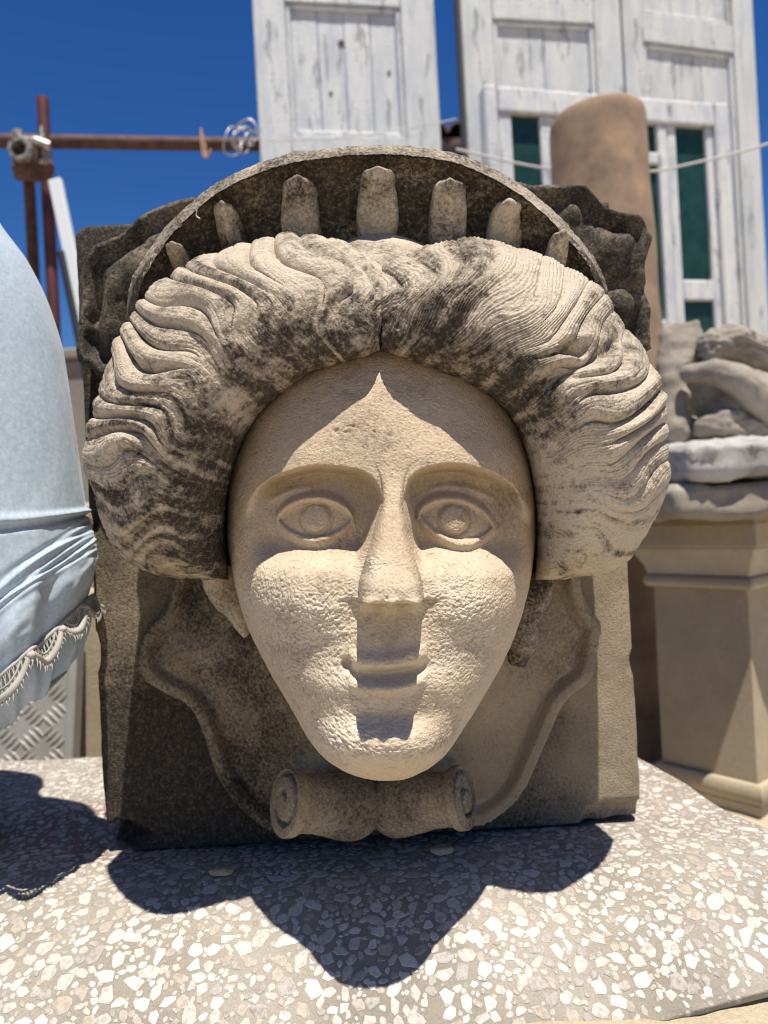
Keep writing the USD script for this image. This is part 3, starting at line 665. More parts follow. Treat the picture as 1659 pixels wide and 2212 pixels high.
# ---------------------------------------------------------------- the terrazzo bench
GROUND = -0.86
M_mortar = mat('terrazzo_mortar', {'g': ('geometry', {}), 'n1': ('noise_texture', {'scale': 9.0, 'detail': 5.0}), 'r1': ('rgb_ramp', {'ramp': [(.35, (.235, .205, .158)), (.65, (.325, .288, .225))]}),
    'v': ('voronoi_texture', {'scale': 150.0}), 'vc': ('separate_color', {}), 'vr': ('map_range', {'from_min': .50, 'from_max': .62, 'clamp': True}), 'vd': ('map_range', {'from_min': .34, 'from_max': .24, 'clamp': True}), 'mm': ('math', {'math_type': 'multiply'}),
    'mx': ('mix', {'color2': (.44, .41, .35)}), 'n2': ('noise_texture', {'scale': 520.0, 'detail': 4.0, 'roughness': .7}), 'nr': ('map_range', {'from_min': .25, 'from_max': .75, 'to_min': .75, 'to_max': 1.15}), 'm2': ('mix', {'mix_type': 'multiply', 'fac': 1.0}),
    'at': ('attribute', {'attribute': 'stain'}), 'sp': ('separate_color', {}), 'mp': ('mix', {'color2': (.25, .16, .135)}),
    'vh': ('voronoi_texture', {'scale': 75.0}), 'hh': ('map_range', {'from_min': .04, 'from_max': .10, 'clamp': True}), 'ha': ('math', {'math_type': 'multiply_add', 'value2': .6}),
    'b': ('bump', {'strength': .45, 'distance': .0015}), 'p': ('principled_bsdf', {'roughness': .85, 'specular_ior_level': .3})},
    [('g.position', 'n1.vector'), ('g.position', 'v.vector'), ('g.position', 'n2.vector'), ('g.position', 'vh.vector'), ('n1.fac', 'r1.fac'), ('v.color', 'vc.color'), ('vc.r', 'vr.value'), ('v.distance', 'vd.value'), ('vr.result', 'mm.value1'), ('vd.result', 'mm.value2'), ('mm.value', 'mx.fac'), ('mp.color', 'mx.color1'),
     ('at.color', 'sp.color'), ('sp.r', 'mp.fac'), ('r1.color', 'mp.color1'), ('n2.fac', 'nr.value'), ('mx.color', 'm2.color1'), ('nr.result', 'm2.color2'), ('m2.color', 'p.base_color'), ('vh.distance', 'hh.value'), ('hh.result', 'ha.value1'), ('n2.fac', 'ha.value3'), ('ha.value', 'b.height'), ('b.normal', 'p.normal')])
def chipmat(name, c1, c2):
    return mat(name, {'g': ('geometry', {}), 'n': ('noise_texture', {'scale': 230.0, 'detail': 5.0, 'roughness': .7}), 'r': ('rgb_ramp', {'ramp': [(.33, c2), (.55, c1)]}), 'b': ('bump', {'strength': .25, 'distance': .001}), 'p': ('principled_bsdf', {'roughness': .6, 'specular_ior_level': .4})},
        [('g.position', 'n.vector'), ('n.fac', 'r.fac'), ('r.color', 'p.base_color'), ('n.fac', 'b.height'), ('b.normal', 'p.normal')])
M_chips = [chipmat('white_marble', (.50, .47, .405), (.35, .32, .265)), chipmat('cream_marble', (.44, .40, .335), (.29, .255, .21)), chipmat('grey_marble', (.33, .295, .245), (.19, .17, .14)), chipmat('buff_marble', (.37, .315, .245), (.25, .21, .16))]
bench = thing('terrazzo_bench', 'rounded terrazzo bench top full of white marble chips under the carved stone head', 'bench')
Y_ARC, R_ARC = 0.700, 0.20
def bench_pt(x, s):
    """s: distance towards the viewer along the skin, 0 where the front begins to curve down; negative on the flat top"""
    t = np.clip(s, 0, None) / R_ARC
    y = np.where(s < 0, Y_ARC - s, Y_ARC - R_ARC * np.sin(t)); z = np.where(s < 0, 0.0, -R_ARC * (1 - np.cos(t)))
    ny = np.where(s < 0, 0.0, -np.sin(t)); nz = np.where(s < 0, 1.0, np.cos(t))
    return y, z, ny, nz
S_BACK = -(1.077 - Y_ARC)
def s_end(x): return R_ARC * math.radians(1) * (53.0 - 15.5 * sst(.05, .50, x) + 6.0 * sst(-.1, -.5, x))
def x_right(y): return .272 + (1.077 - y) * .245
def bench_skin():
    nx, ns = 260, 240
    u, v = np.meshgrid(np.linspace(0, 1, nx), np.linspace(0, 1, ns))
    xg = -1.1 + u * 1.6
    s = S_BACK + v * (s_end(xg) - S_BACK)
    y, z, ny, nz = bench_pt(xg, s)
    x = -1.1 + u * (x_right(y) + 1.1)
    h = .0022 * fbm(np.stack([x * 9, s * 9, 0 * x], -1), 3, 401) + .0009 * fbm(np.stack([x * 70, s * 70, 0 * x], -1), 3, 402)
    h -= .006 * gs(s + .095, .035)
    h += (v > .995) * .0025 * fbm(np.stack([x * 60, 0 * x, 0 * x], -1), 3, 403)
    y = y + ny * h; z = z + nz * h
    top = np.stack([x, y, z], -1)
    # front lip, right and back sides, straight down
    e = top[-1].copy(); lip = [e + np.array([0, .003, -.006]), e + np.array([0, .016, -.012]), e + np.array([0, .022, -.06])]
    V = np.concatenate([top] + [q[None] for q in lip], 0); k = V.shape[0]; V = V.reshape(-1, 3); F = quads2tris(grid_faces(k, nx))
    if normals(V, F)[:, 2].mean() < 0: F = F[:, ::-1]
    pink = np.clip(sst(.11, .05, np.abs(s + .12)) * (.9 + 1.2 * fbm(np.stack([x * 25, s * 25, 0 * x], -1), 3, 405)), 0, 1) * (1 - .7 * sst(.05, .3, x))
    pk = np.concatenate([pink.ravel(), np.zeros(3 * nx)])
    obj('top', trimesh.Trimesh(V, F, process=False), M_mortar, bench, smooth=True, stain=np.stack([pk, pk * 0, pk * 0], -1))
    # the sides
    def wall(P, name):
        Q = P.copy(); Q[:, 2] = -.13
        V = np.vstack([P, Q]); n = len(P); F = quads2tris(grid_faces(2, n))
        obj(name, trimesh.Trimesh(V, F, process=False), M_mortar, bench, stain=np.zeros((len(V), 3)))
    wall(top[:, -1], 'right_side'); wall(top[0, ::-1], 'back_side')
bench_skin()
def chips():
    rng = np.random.default_rng(77); out = []; cell = .012; gridd = {}
    def ok(x, s, r):
        i, j = int(x // cell), int(s // cell)
        for a in range(-2, 3):
            for b in range(-2, 3):
                for (x2, s2, r2) in gridd.get((i + a, j + b), ()):
                    if (x - x2) ** 2 + (s - s2) ** 2 < (.77 * (r + r2)) ** 2: return False
        return True
    for k, lo in enumerate((.0074, .0060, .0047, .0037, .0028, .0021)):
        for _ in range((900, 2800, 7000, 10000, 12000, 12000)[k]):
            r = lo * rng.uniform(.9, 1.25); x = rng.uniform(-.60, .50); s = rng.uniform(S_BACK, .205)
            y, z, ny, nz = (float(q) for q in bench_pt(x, np.array(s)))
            if x > x_right(y) - r or s > float(s_end(np.array(-1.1 + 1.6 * (x + 1.1) / (x_right(y) + 1.1)))) - 1.5 * r - .002 or s < S_BACK + r: continue
            keep = 1.0 - .82 * math.exp(-((s + .115) / .05) ** 2) * (1 - .75 * float(sst(.12, .26, x)))
            keep *= .80 + .5 * float(meshkit.noise(np.array([x * 14, s * 14, 2.0]), 9))
            if rng.random() > keep: continue
            if -.29 < x < .24 and .772 < y < .93: continue           # under the block
            if not ok(x, s, r): continue
            gridd.setdefault((int(x // cell), int(s // cell)), []).append((x, s, r)); out.append((x, s, r))
    meshes = []
    for (x, s, r) in out:
        n = rng.integers(5, 9); ang = np.sort((np.arange(n) + rng.uniform(-.38, .38, n)) * 2 * np.pi / n)
        el = rng.uniform(1.0, 1.75); rot = rng.uniform(0, np.pi); rad = r * rng.uniform(.72, 1.12, n)
        px_, py_ = rad * np.cos(ang) * el ** .5, rad * np.sin(ang) / el ** .5
        qx, qy = px_ * math.cos(rot) - py_ * math.sin(rot), px_ * math.sin(rot) + py_ * math.cos(rot)
        rings = []
        for sc, h in ((1.0, -.0012), (.94, .0003), (.72, .00055)):
            X_ = x + qx * sc; S_ = s + qy * sc
            y, z, ny, nz = bench_pt(X_, S_)
            hh = h + .0022 * fbm(np.stack([X_ * 9, S_ * 9, 0 * X_], -1), 3, 401) + .0009 * fbm(np.stack([X_ * 70, S_ * 70, 0 * X_], -1), 3, 402) - .006 * gs(S_ + .095, .035)
            rings.append(np.stack([X_, y + ny * hh, z + nz * hh], 1))
        V = np.vstack(rings); F = [[a, (a + 1) % n, n + (a + 1) % n] for a in range(n)] + [[a, n + (a + 1) % n, n + a] for a in range(n)]
        F += [[n + a, n + (a + 1) % n, 2 * n + (a + 1) % n] for a in range(n)] + [[n + a, 2 * n + (a + 1) % n, 2 * n + a] for a in range(n)] + [[2 * n, 2 * n + a, 2 * n + a + 1] for a in range(1, n - 1)]
        F = np.array(F)
        if np.cross(V[F[-1][1]] - V[F[-1][0]], V[F[-1][2]] - V[F[-1][0]])[2] < 0: F = F[:, ::-1]
        c = V.mean(0); b = (EYE - c[2]) / c[1]; size = r / c[1]; vis = abs(c[0] / c[1]) < .52 and b < .70
        meshes.append((size if vis else 0, V, F))
    meshes.sort(key=lambda q: -q[0])
    rest = [[], [], [], []]
    for i, (sz, V, F) in enumerate(meshes):
        mi = int(rng.choice(4, p=[.36, .32, .14, .18]))
        if i < 300: obj('marble_chip', trimesh.Trimesh(V, F, process=False), M_chips[mi], bench)
        else: rest[mi].append(trimesh.Trimesh(V, F, process=False))
    for mi, g in enumerate(rest): obj('small_marble_chips', join(g), M_chips[mi], bench, kind='stuff')
    print('chips', len(meshes))
chips()
# ---------------------------------------------------------------- bench base, loose flakes
M_cream = stone('cream_limestone', (.47, .385, .26), (.38, .31, .205), CRUST, .6, .5, .4, stained=False, coords='object')
M_grey = stone('grey_limestone', (.40, .35, .28), (.20, .17, .13), CRUST, .55, .7, .5, stained=False)
M_white = stone('pale_rough_limestone', (.56, .535, .49), (.30, .28, .25), CRUST, .7, .8, .6, stained=False)
M_column = stone('tan_column_stone', (.42, .285, .18), (.20, .145, .10), CRUST, .75, .5, .35, stained=False)
def rough(m, amp, scale, seed, edge=0.02):
    """a block broken up: refined and worn by noise"""
    mm = manifold3d.Manifold(manifold3d.Mesh(np.array(m.vertices, np.float32), np.array(m.faces, np.uint32))).refine_to_length(edge).to_mesh()
    t = trimesh.Trimesh(mm.vert_properties[:, :3], mm.tri_verts, process=True); trimesh.smoothing.filter_taubin(t, iterations=2)
    V = np.array(t.vertices); N = np.array(t.vertex_normals)
    V = V + N * (amp * (fbm(V * scale, 4, seed) + .35 * fbm(V * scale * 5, 3, seed + 1)))[:, None]
    return trimesh.Trimesh(V, t.faces, process=False)
obj('plinth', rough(box(-1.05, .40, .56, 1.0, GROUND, -.10, .01), .004, 12, 500, .03), M_cream, bench, smooth=True)
obj('plinth_ledge', rough(box(-1.05, .44, .455, .66, -.18, -.058, .006), .003, 14, 503, .02), M_cream, bench, smooth=True)
def on_bench(X, Y):
    a, b = (float(q) for q in ab(X, Y)); best = None
    for s in np.linspace(S_BACK, .2, 600):
        y, z, _, _ = (float(q) for q in bench_pt(0, np.array(s))); e = abs((EYE - z) / y * FOC - b)
        if best is None or e < best[0]: best = (e, y, z)
    return np.array([a / FOC * best[1], best[1], best[2] + .0015])
for k, (X, Y, r, lb) in enumerate(((478, 1893, .0115, 'flat beige stone flake lying in the shadow under the left volute'), (955, 1846, .0125, 'rounded beige stone flake lying in the shadow below the right volute'), (1108, 1783, .006, 'tiny pale stone crumb at the foot of the block, right of the strapwork'))):
    rng = np.random.default_rng(40 + k); q = on_bench(X, Y)
    pts = rng.normal(size=(22, 3)); pts /= np.linalg.norm(pts, axis=1, keepdims=True); pts = pts * [r, r * .62, r * .30] * rng.uniform(.85, 1.1, (22, 1))
    m = trimesh.convex.convex_hull(pts); m.apply_translation([0, 0, r * .26]); m = rough(m, r * .12, 1.2 / r, 44 + k, r * .3)
    t = thing('stone_flake', lb, 'stone chip', q, group='loose stone flakes on the terrazzo'); obj('flake', m, M_cream, t, smooth=True)
M_fibre = mat('dry_fibre', {'p': ('principled_bsdf', {'base_color': (.62, .52, .36), 'roughness': .7})}, [])
def fibre(pts, p, lb):
    x, z = P2L(*np.array(pts, float).T, np.array(p)); w = MO + EX * x[:, None] + NN * np.array(p)[:, None] + np.array([0, 0, 1.0]) * z[:, None]
    obj('dry_fibre', tube(spline(w, 24), .00055, 5), M_fibre, None, True, label=lb, category='dry fibre', group='dry fibres caught on the carving')
fibre([(897, 1604), (890, 1622), (876, 1634), (862, 1640), (864, 1648)], [.2375, .2365, .2345, .2335, .233], 'thin curled dry fibre stuck under the chin of the stone face')
fibre([(421, 438), (425, 452), (424, 464), (432, 472)], [.133, .131, .13, .131], 'tiny pale dry fibre hanging at the left end of the stone diadem')

# ---------------------------------------------------------------- old doors and window leaning up behind
def paint(name, a, b, wear, scale=1.0):
    return mat(name, {'tc': ('texture_coordinate', {}), 'mp': ('mapping', {'scale': (1.0, 1.0, .22)}), 'n1': ('noise_texture', {'scale': 16.0 * scale, 'detail': 7.0, 'roughness': .65}), 'r1': ('rgb_ramp', {'ramp': [(.36, b), (.56, a)]}),
        'n2': ('noise_texture', {'scale': 30.0 * scale, 'detail': 8.0, 'roughness': .72}), 'r2': ('map_range', {'from_min': .58, 'from_max': .68, 'clamp': True}), 'mx': ('mix', {'color2': wear}),
        'n3': ('noise_texture', {'scale': 150.0 * scale, 'detail': 4.0}), 'h': ('math', {'math_type': 'multiply_add', 'value2': -1.2}), 'b': ('bump', {'strength': .8, 'distance': .004}), 'p': ('principled_bsdf', {'roughness': .6})},
        [('tc.object', 'mp.vector'), ('mp.vector', 'n1.vector'), ('mp.vector', 'n2.vector'), ('tc.object', 'n3.vector'), ('n1.fac', 'r1.fac'), ('n2.fac', 'r2.value'), ('r1.color', 'mx.color1'), ('r2.result', 'mx.fac'), ('mx.color', 'p.base_color'),
         ('r2.result', 'h.value1'), ('n3.fac', 'h.value3'), ('h.value', 'b.height'), ('b.normal', 'p.normal')])
M_door = paint('flaking_white_paint', (.57, .575, .55), (.43, .45, .46), (.40, .405, .395))
M_door2 = paint('flaking_cream_paint', (.57, .57, .53), (.44, .455, .45), (.41, .405, .375))
M_win = paint('flaking_window_paint', (.66, .645, .60), (.48, .50, .52), (.33, .30, .25), 1.4)
M_dark = mat('dark_timber', {'p': ('principled_bsdf', {'base_color': (.05, .045, .04), 'roughness': .8})}, [])
class Leaf:
    """a flat joinery plane standing upright; u runs along it, seen positions are turned into (u, z)"""
    def __init__(s, X, Y, d, yaw):
        s.o = at(X, Y, d); s.o[2] = 0; s.yaw = yaw; s.e = np.array([math.cos(yaw), math.sin(yaw), 0]); s.n = np.array([math.sin(yaw), -math.cos(yaw), 0])
    def uz(s, X, Y):
        a, b = ab(X, Y); r = np.array([a / FOC, 1.0, -b / FOC]); c = np.array([0, 0, EYE]); t = ((s.o - c) @ s.n) / (r @ s.n); w = c + r * t - s.o
        return float(w @ s.e), float(w[2])
    def u(s, X, Y): return s.uz(X, Y)[0]
    def z(s, X, Y): return s.uz(X, Y)[1]
def door(lf, name, label, us, zs, panels, mat_, thick=.04, group='old white door leaves standing behind the stones', boards=3, knots=()):
    """us: left edge, panel left, panel right, right edge; zs: bottom and top; panels: list of (z0, z1)"""
    t = thing(name, label, 'door', lf.o, lf.yaw, group)
    u0, u1, u2, u3 = us
    obj('stile', box(u0, u1, 0, thick, zs[0], zs[1], .004), mat_, t); obj('stile', box(u2, u3, 0, thick, zs[0], zs[1], .004), mat_, t)
    cuts = [zs[0]] + [q for p in panels for q in p] + [zs[1]]
    for a, b in zip(cuts[::2], cuts[1::2]): obj('rail', box(u1 + .001, u2 - .001, .002, thick - .002, a, b, .003), mat_, t)
    for a, b in panels:
        mw = .018
        for (x0, x1, z0, z1) in ((u1, u1 + mw, a, b), (u2 - mw, u2, a, b), (u1 + mw, u2 - mw, a, a + mw), (u1 + mw, u2 - mw, b - mw, b)):
            obj('moulding', box(x0, x1, .008, .026, z0, z1, .005), mat_, t)
        w = (u2 - u1 - 2 * mw) / boards
        for k in range(boards):
            obj('panel_board', box(u1 + mw + k * w + .001, u1 + mw + (k + 1) * w - .001, .019 + .0012 * (k % 2), .030, a + mw, b - mw, .002), mat_, t)
    for (u, z, r) in knots: obj('knot', trimesh.util.concatenate([tube(np.array([[u, .0195, z], [u, .0175, z]]), r, 12)]), M_dark, t)
    return t
D1 = Leaf(550, 100, 2.5, math.radians(9))
door(D1, 'panel_door', 'white weathered panel door standing alone left of the column, behind the diadem', (0, D1.u(622, 150), D1.u(872, 150), D1.u(945, 150)), (GROUND, 2.35),
     [(GROUND + .2, D1.z(750, 330)), (D1.z(750, 292), D1.z(750, 8)), (D1.z(750, -60), 2.2)], M_door, boards=4, knots=((D1.u(738, 86), D1.z(738, 86), .011), (D1.u(842, 150), D1.z(842, 150), .006), (D1.u(716, 195), D1.z(716, 195), .006)))
D2 = Leaf(1001, 120, 2.5, math.radians(9))
e2 = D2.u(1344, 100)
door(D2, 'panel_door', 'tall off-white door leaf behind the green window, left one of the hinged pair', (0, D2.u(1070, 150), D2.u(1290, 150), e2), (GROUND, 2.4),
     [(GROUND + .2, D2.z(1180, 800)), (D2.z(1180, 700), D2.z(1180, 44)), (D2.z(1180, -25), 2.25)], M_door2, boards=2)
obj('edge_strip', box(-.012, -.001, .004, .04, GROUND, 2.4), M_dark, stage.GetPrimAtPath('/World/panel_door_001'), label='dark unpainted edge')
D3 = Leaf(1349, 100, 2.5 + math.sin(math.radians(9)) * e2 + .004, math.radians(15.5))
door(D3, 'panel_door', 'tall off-white door leaf at the right edge, right one of the hinged pair', (0, D3.u(1393, 150), D3.u(1592, 200), D3.u(1637, 200)), (GROUND, 2.4),
     [(GROUND + .2, D3.z(1490, 1100)), (D3.z(1490, 1000), D3.z(1490, 100)), (D3.z(1490, 40), 2.3)], M_door2, boards=3)

M_glass = mat('green_bubbled_glass', {'tc': ('texture_coordinate', {}), 'v': ('voronoi_texture', {'scale': 70.0}), 'w': ('map_range', {'from_min': .30, 'from_max': .36, 'clamp': True}), 'w2': ('map_range', {'from_min': .42, 'from_max': .37, 'clamp': True}), 'm': ('math', {'math_type': 'multiply'}),
    'n': ('noise_texture', {'scale': 20.0, 'detail': 3.0}), 'r': ('rgb_ramp', {'ramp': [(.3, (.006, .030, .020)), (.7, (.013, .055, .040))]}), 'b': ('bump', {'strength': .3, 'distance': .0015}), 'p': ('principled_bsdf', {'roughness': .3, 'specular_ior_level': .4})},
    [('tc.object', 'v.vector'), ('v.distance', 'w.value'), ('v.distance', 'w2.value'), ('w.result', 'm.value1'), ('w2.result', 'm.value2'), ('tc.object', 'n.vector'), ('n.fac', 'r.fac'), ('r.color', 'p.base_color'), ('m.value', 'b.height'), ('b.normal', 'p.normal')])
W = Leaf(1046, 250, 2.28, math.radians(13))
def window():
    t = thing('window_frame', 'white flaking window with dark green bubbled glass, leaning against the doors behind the column', 'window', W.o, W.yaw)
    def U(X, Y=300): return W.u(X, Y)
    zt, zb = W.z(1300, 205), -.35
    zi = W.z(1300, 258)
    obj('frame_stile', box(0, U(1076), -.012, .045, zb, zt, .006), M_win, t); obj('frame_stile', box(U(1548, 400), U(1577, 400), -.012, .045, zb, zt, .006), M_win, t)
    obj('frame_head', box(U(1076) + .001, U(1548, 400) - .001, -.010, .043, zi, zt - .002, .006), M_win, t); obj('frame_sill', box(U(1076) + .001, U(1548, 400) - .001, -.010, .043, zb + .001, zb + .07, .006), M_win, t)
    for a, b in ((1078, 1107), (1169, 1202), (1202, 1222), (1290, 1312), (1312, 1340), (1426, 1446), (1447, 1467), (1531, 1547)):
        Yq = 300 if a < 1420 else 400
        obj('sash_stile', box(U(a, Yq) + .0005, U(b, Yq) - .0005, -.002 + .004 * (a % 2), .032, zb + .071, zi - .001, .004), M_win, t)
    def pane(a, b, Ys, Yb=300):
        x0, x1 = U(a, Yb) , U(b, Yb)
        zz = [zi - .001] + [W.z((a + b) / 2, y) for y in Ys] + [zb + .071]
        for k in range(0, len(zz) - 1, 2):
            p = obj('pane', box(x0 - .004, x1 + .004, .017, .022, zz[k + 1] - .004, zz[k] + .004), M_glass, t)
            if k + 2 < len(zz): obj('glazing_bar', box(x0 + .0005, x1 - .0005, .0, .03, zz[k + 2], zz[k + 1], .005), M_win, t)
    pane(1107, 1169, [560, 590]); pane(1222, 1290, [326, 352, 690, 720]); pane(1340, 1426, [326, 352, 690, 720]); pane(1467, 1531, [604, 648], 400)
window()

# ---------------------------------------------------------------- column
def column():
    cx, cy = 503 / FOC * 2.0, 2.0
    t = thing('stone_column', 'tan weathered stone column shaft standing in front of the green window', 'column', (cx, cy, 0))
    zs = np.concatenate([np.linspace(GROUND, 1.27, 90), [1.295, 1.312, 1.324, 1.332, 1.336]]); r = np.interp(zs, [GROUND, .787, 1.275], [.158, .1350, .1225]); r[-5:] -= np.array([.0, .001, .003, .007, .014])
    na = 120; ang = np.linspace(0, 2 * np.pi, na, endpoint=False)
    V = np.stack([r[:, None] * np.cos(ang), r[:, None] * np.sin(ang), zs[:, None] + 0 * ang], -1)
    V[..., 2] += np.clip((zs[:, None] - 1.0) / .3, 0, 1) * (.05 * V[..., 0])
    n = 0.004 * fbm(V * 7, 3, 600) + .0018 * fbm(V * 40, 3, 601); V[..., :2] *= (1 + n / .13)[..., None]
    V = V.reshape(-1, 3); F = quads2tris(grid_faces(len(zs), na, True)); V = np.vstack([V, V[-na:].mean(0)]); j = np.arange(na); b = (len(zs) - 1) * na
    F = np.vstack([F, np.stack([b + (j + 1) % na, b + j, np.full(na, len(V) - 1)], 1)[:, ::-1]])
    m = trimesh.Trimesh(V, F, process=False)
    if normals(V, F)[:na, :2].ravel() @ V[:na, :2].ravel() < 0: m.invert()
    obj('shaft', m, M_column, t, smooth=40)
column()

# ---------------------------------------------------------------- pedestal on the right with broken carvings stacked on it
KX, KY = .709, 1.5
LV = np.array([-.127, .152]); LV /= np.linalg.norm(LV); RV = np.array([-LV[1] * -1, -LV[0]]); RV = np.array([LV[1], -LV[0]])
SIDE = .205
PC = np.array([KX, KY]) + (LV + RV) * SIDE / 2
def zk(Y): return EYE - float(ab(1632, Y)[1]) / FOC * 1.5
def square_profile(rows, name, m, t, chip=0.0):
    """rows of (z, half side) -> a square moulded block whose corner points to the viewer"""
    V = []
    for z, h in rows:
        e = h * .985
        for sx, sy in ((1, 1), (-1, 1), (-1, -1), (1, -1)):
            for k in range(2):
                a, b = (h, e) if (k == 0) == (sx * sy > 0) else (e, h)
                q = LV * sx * a + RV * sy * b; V.append([q[0], q[1], z])
    V = np.array(V); n = 8; F = quads2tris(grid_faces(len(rows), n, True)); j = np.arange(1, n - 1)
    F = np.vstack([F, np.stack([0 * j, j, j + 1], 1)[:, ::-1], np.stack([0 * j + (len(rows) - 1) * n, (len(rows) - 1) * n + j, (len(rows) - 1) * n + j + 1], 1)])
    tm = trimesh.Trimesh(V, F, process=False); tm.fix_normals()
    return obj(name, tm, m, t, smooth=25)
ped = thing('stone_pedestal', 'cream square stone pedestal with moulded cap and base, right of the block', 'pedestal', (PC[0], PC[1], 0))
h = SIDE / 2
def arc(z0, z1, h0, bulge, n=9): return [(z0 + (z1 - z0) * (.5 - .5 * math.cos(math.pi * i / (n - 1))), h0 + bulge * math.sin(math.pi * i / (n - 1))) for i in range(n)]
square_profile([(zk(1765), h * 1.05), (zk(1742), h * 1.08)] + arc(zk(1740), zk(1694), h * 1.06, h * .10), 'base_moulding', M_cream, ped)
square_profile([(zk(1692), h * 1.0), (zk(1500), h * 1.0), (zk(1276), h * .985)], 'body', M_cream, ped)
square_profile(arc(zk(1274), zk(1246), h * 1.06, h * .09), 'collar', M_cream, ped)
square_profile([(zk(1244), h * 1.07), (zk(1225), h * 1.12), (zk(1200), h * 1.24), (zk(1184), h * 1.30), (zk(1182), h * 1.34)], 'neck', M_cream, ped)
square_profile([(zk(1180), h * 1.36), (zk(1176), h * 1.38), (zk(1130), h * 1.38), (zk(1124), h * 1.35), (zk(1118), h * 1.34)], 'cap', M_cream, ped)
st = thing('stone_block', 'rough cream support block under the right-hand pedestal', 'stone block', (PC[0], PC[1], 0)); ztop = zk(1767)
obj('block', rough(box(-.28, .28, -.2, .28, GROUND, ztop, .01), .006, 9, 610, .05), M_cream, st, smooth=True)
zc = zk(1116)
q = thing('broken_slab', 'rough-bottomed beige stone fragment lying on the cap of the pedestal', 'stone slab', (0, 0, 0))
v = box(.545, .95, 1.42, 1.80, zc + .004, zc + .066, .012); obj('slab', rough(v, .018, 11, 620, .016), M_grey, q, smooth=True)
q = thing('broken_slab', 'white weathered rough slab under the reclining carved figure', 'stone slab', (0, 0, 0))
v = box(.560, 1.0, 1.40, 1.80, zc + .074, zc + .150, .016); obj('slab', rough(v, .016, 16, 630, .012), M_white, q, smooth=True)
def figure():
    t = thing('carved_figure', 'grey weathered carving of a reclining figure with bent arm, on the white slab', 'sculpture', (0, 0, 0))
    d = 1.56
    def B(L): return [list(at(X, Y, d + dd)) + [r / FOC * d] for X, Y, r, dd in L]
    def part(name, balls, bones, seed, amp=.011, sc=30, stripes=None):
        m = blob(B(balls), bones, .008, 8); V = np.array(m.vertices); N = np.array(m.vertex_normals)
        s = amp * fbm(V * sc, 4, seed) + .0012 * fbm(V * 160, 3, seed + 1)
        if stripes: s = s + stripes * np.abs(np.sin((V[:, 2] * 1.0 + V[:, 0] * .25 + .006 * fbm(V * 20, 2, seed)) * 230))
        obj(name, trimesh.Trimesh(V + N * s[:, None], m.faces, process=False), M_grey, t, smooth=True)
    part('torso', [(1446, 716, 16, .05), (1500, 706, 14, .05), (1514, 745, 16, .04), (1452, 800, 34, .04), (1452, 880, 34, .02), (1462, 930, 34, .0), (1560, 935, 22, .12), (1700, 860, 56, .20), (1760, 920, 60, .16)], [(0, 1, 2, 3), (3, 4), (4, 5), (5, 6), (3, 7, 6), (7, 8)], 640)
    part('arm', [(1490, 806, 20, -.03), (1545, 806, 28, -.05), (1600, 826, 34, -.06), (1652, 866, 42, -.05), (1700, 925, 44, -.03)], [(0, 1), (1, 2), (2, 3), (3, 4)], 650, .007, 25)
    part('head', [(1545, 750, 40, .0), (1590, 742, 42, .0), (1640, 762, 40, .03), (1690, 775, 44, .03)], [(0, 1), (1, 2), (2, 3)], 660, .012, 40, -.005)
    part('drapery', [(1520, 926, 24, -.03), (1560, 914, 34, -.04), (1618, 926, 26, -.04), (1690, 936, 26, -.03)], [(0, 1), (1, 2), (2, 3)], 670, .014, 45)
figure()

# ---------------------------------------------------------------- left background: cream blocks, tread plate, scaffold
def lx(X, Y, d): return float(at(X, Y, d)[0])
def lz(X, Y, d): return float(at(X, Y, d)[2])
cb = thing('moulded_stone_base', 'cream moulded stone block standing behind the left edge of the carved block', 'stone block', (0, 0, 0))
zl = lz(200, 1275, 1.3)
obj('lower_block', rough(box(lx(156, 1500, 1.3), -.28, 1.3, 1.62, GROUND, zl, .008), .002, 15, 700, .04), M_cream, cb, smooth=40)
obj('upper_moulding', rough(join([box(lx(178, 1190, 1.32), -.28, 1.34, 1.6, lz(190, 1240, 1.32) + .01, lz(190, 1132, 1.32), .006)]), .001, 20, 701, .02), M_cream, cb, smooth=40)
obj('top_moulding', box(lx(172, 1090, 1.32), -.28, 1.325, 1.6, lz(190, 1130, 1.32), lz(190, 1085, 1.32), .007), M_cream, cb); obj('fillet', box(lx(180, 1060, 1.32), -.28, 1.335, 1.6, lz(190, 1084, 1.32), lz(190, 1046, 1.32), .005), M_cream, cb)
obj('dark_joint', box(lx(172, 1260, 1.32) + .01, -.28, 1.36, 1.6, zl + .001, lz(190, 1240, 1.32) + .009), M_dark, cb)
M_alu = mat('dull_aluminium', {'tc': ('texture_coordinate', {}), 'n': ('noise_texture', {'scale': 12.0, 'detail': 6.0}), 'r': ('rgb_ramp', {'ramp': [(.3, (.25, .235, .20)), (.7, (.34, .32, .285))]}), 'p': ('principled_bsdf', {'metallic': .3, 'roughness': .6})}, [('tc.object', 'n.vector'), ('n.fac', 'r.fac'), ('r.color', 'p.base_color')])
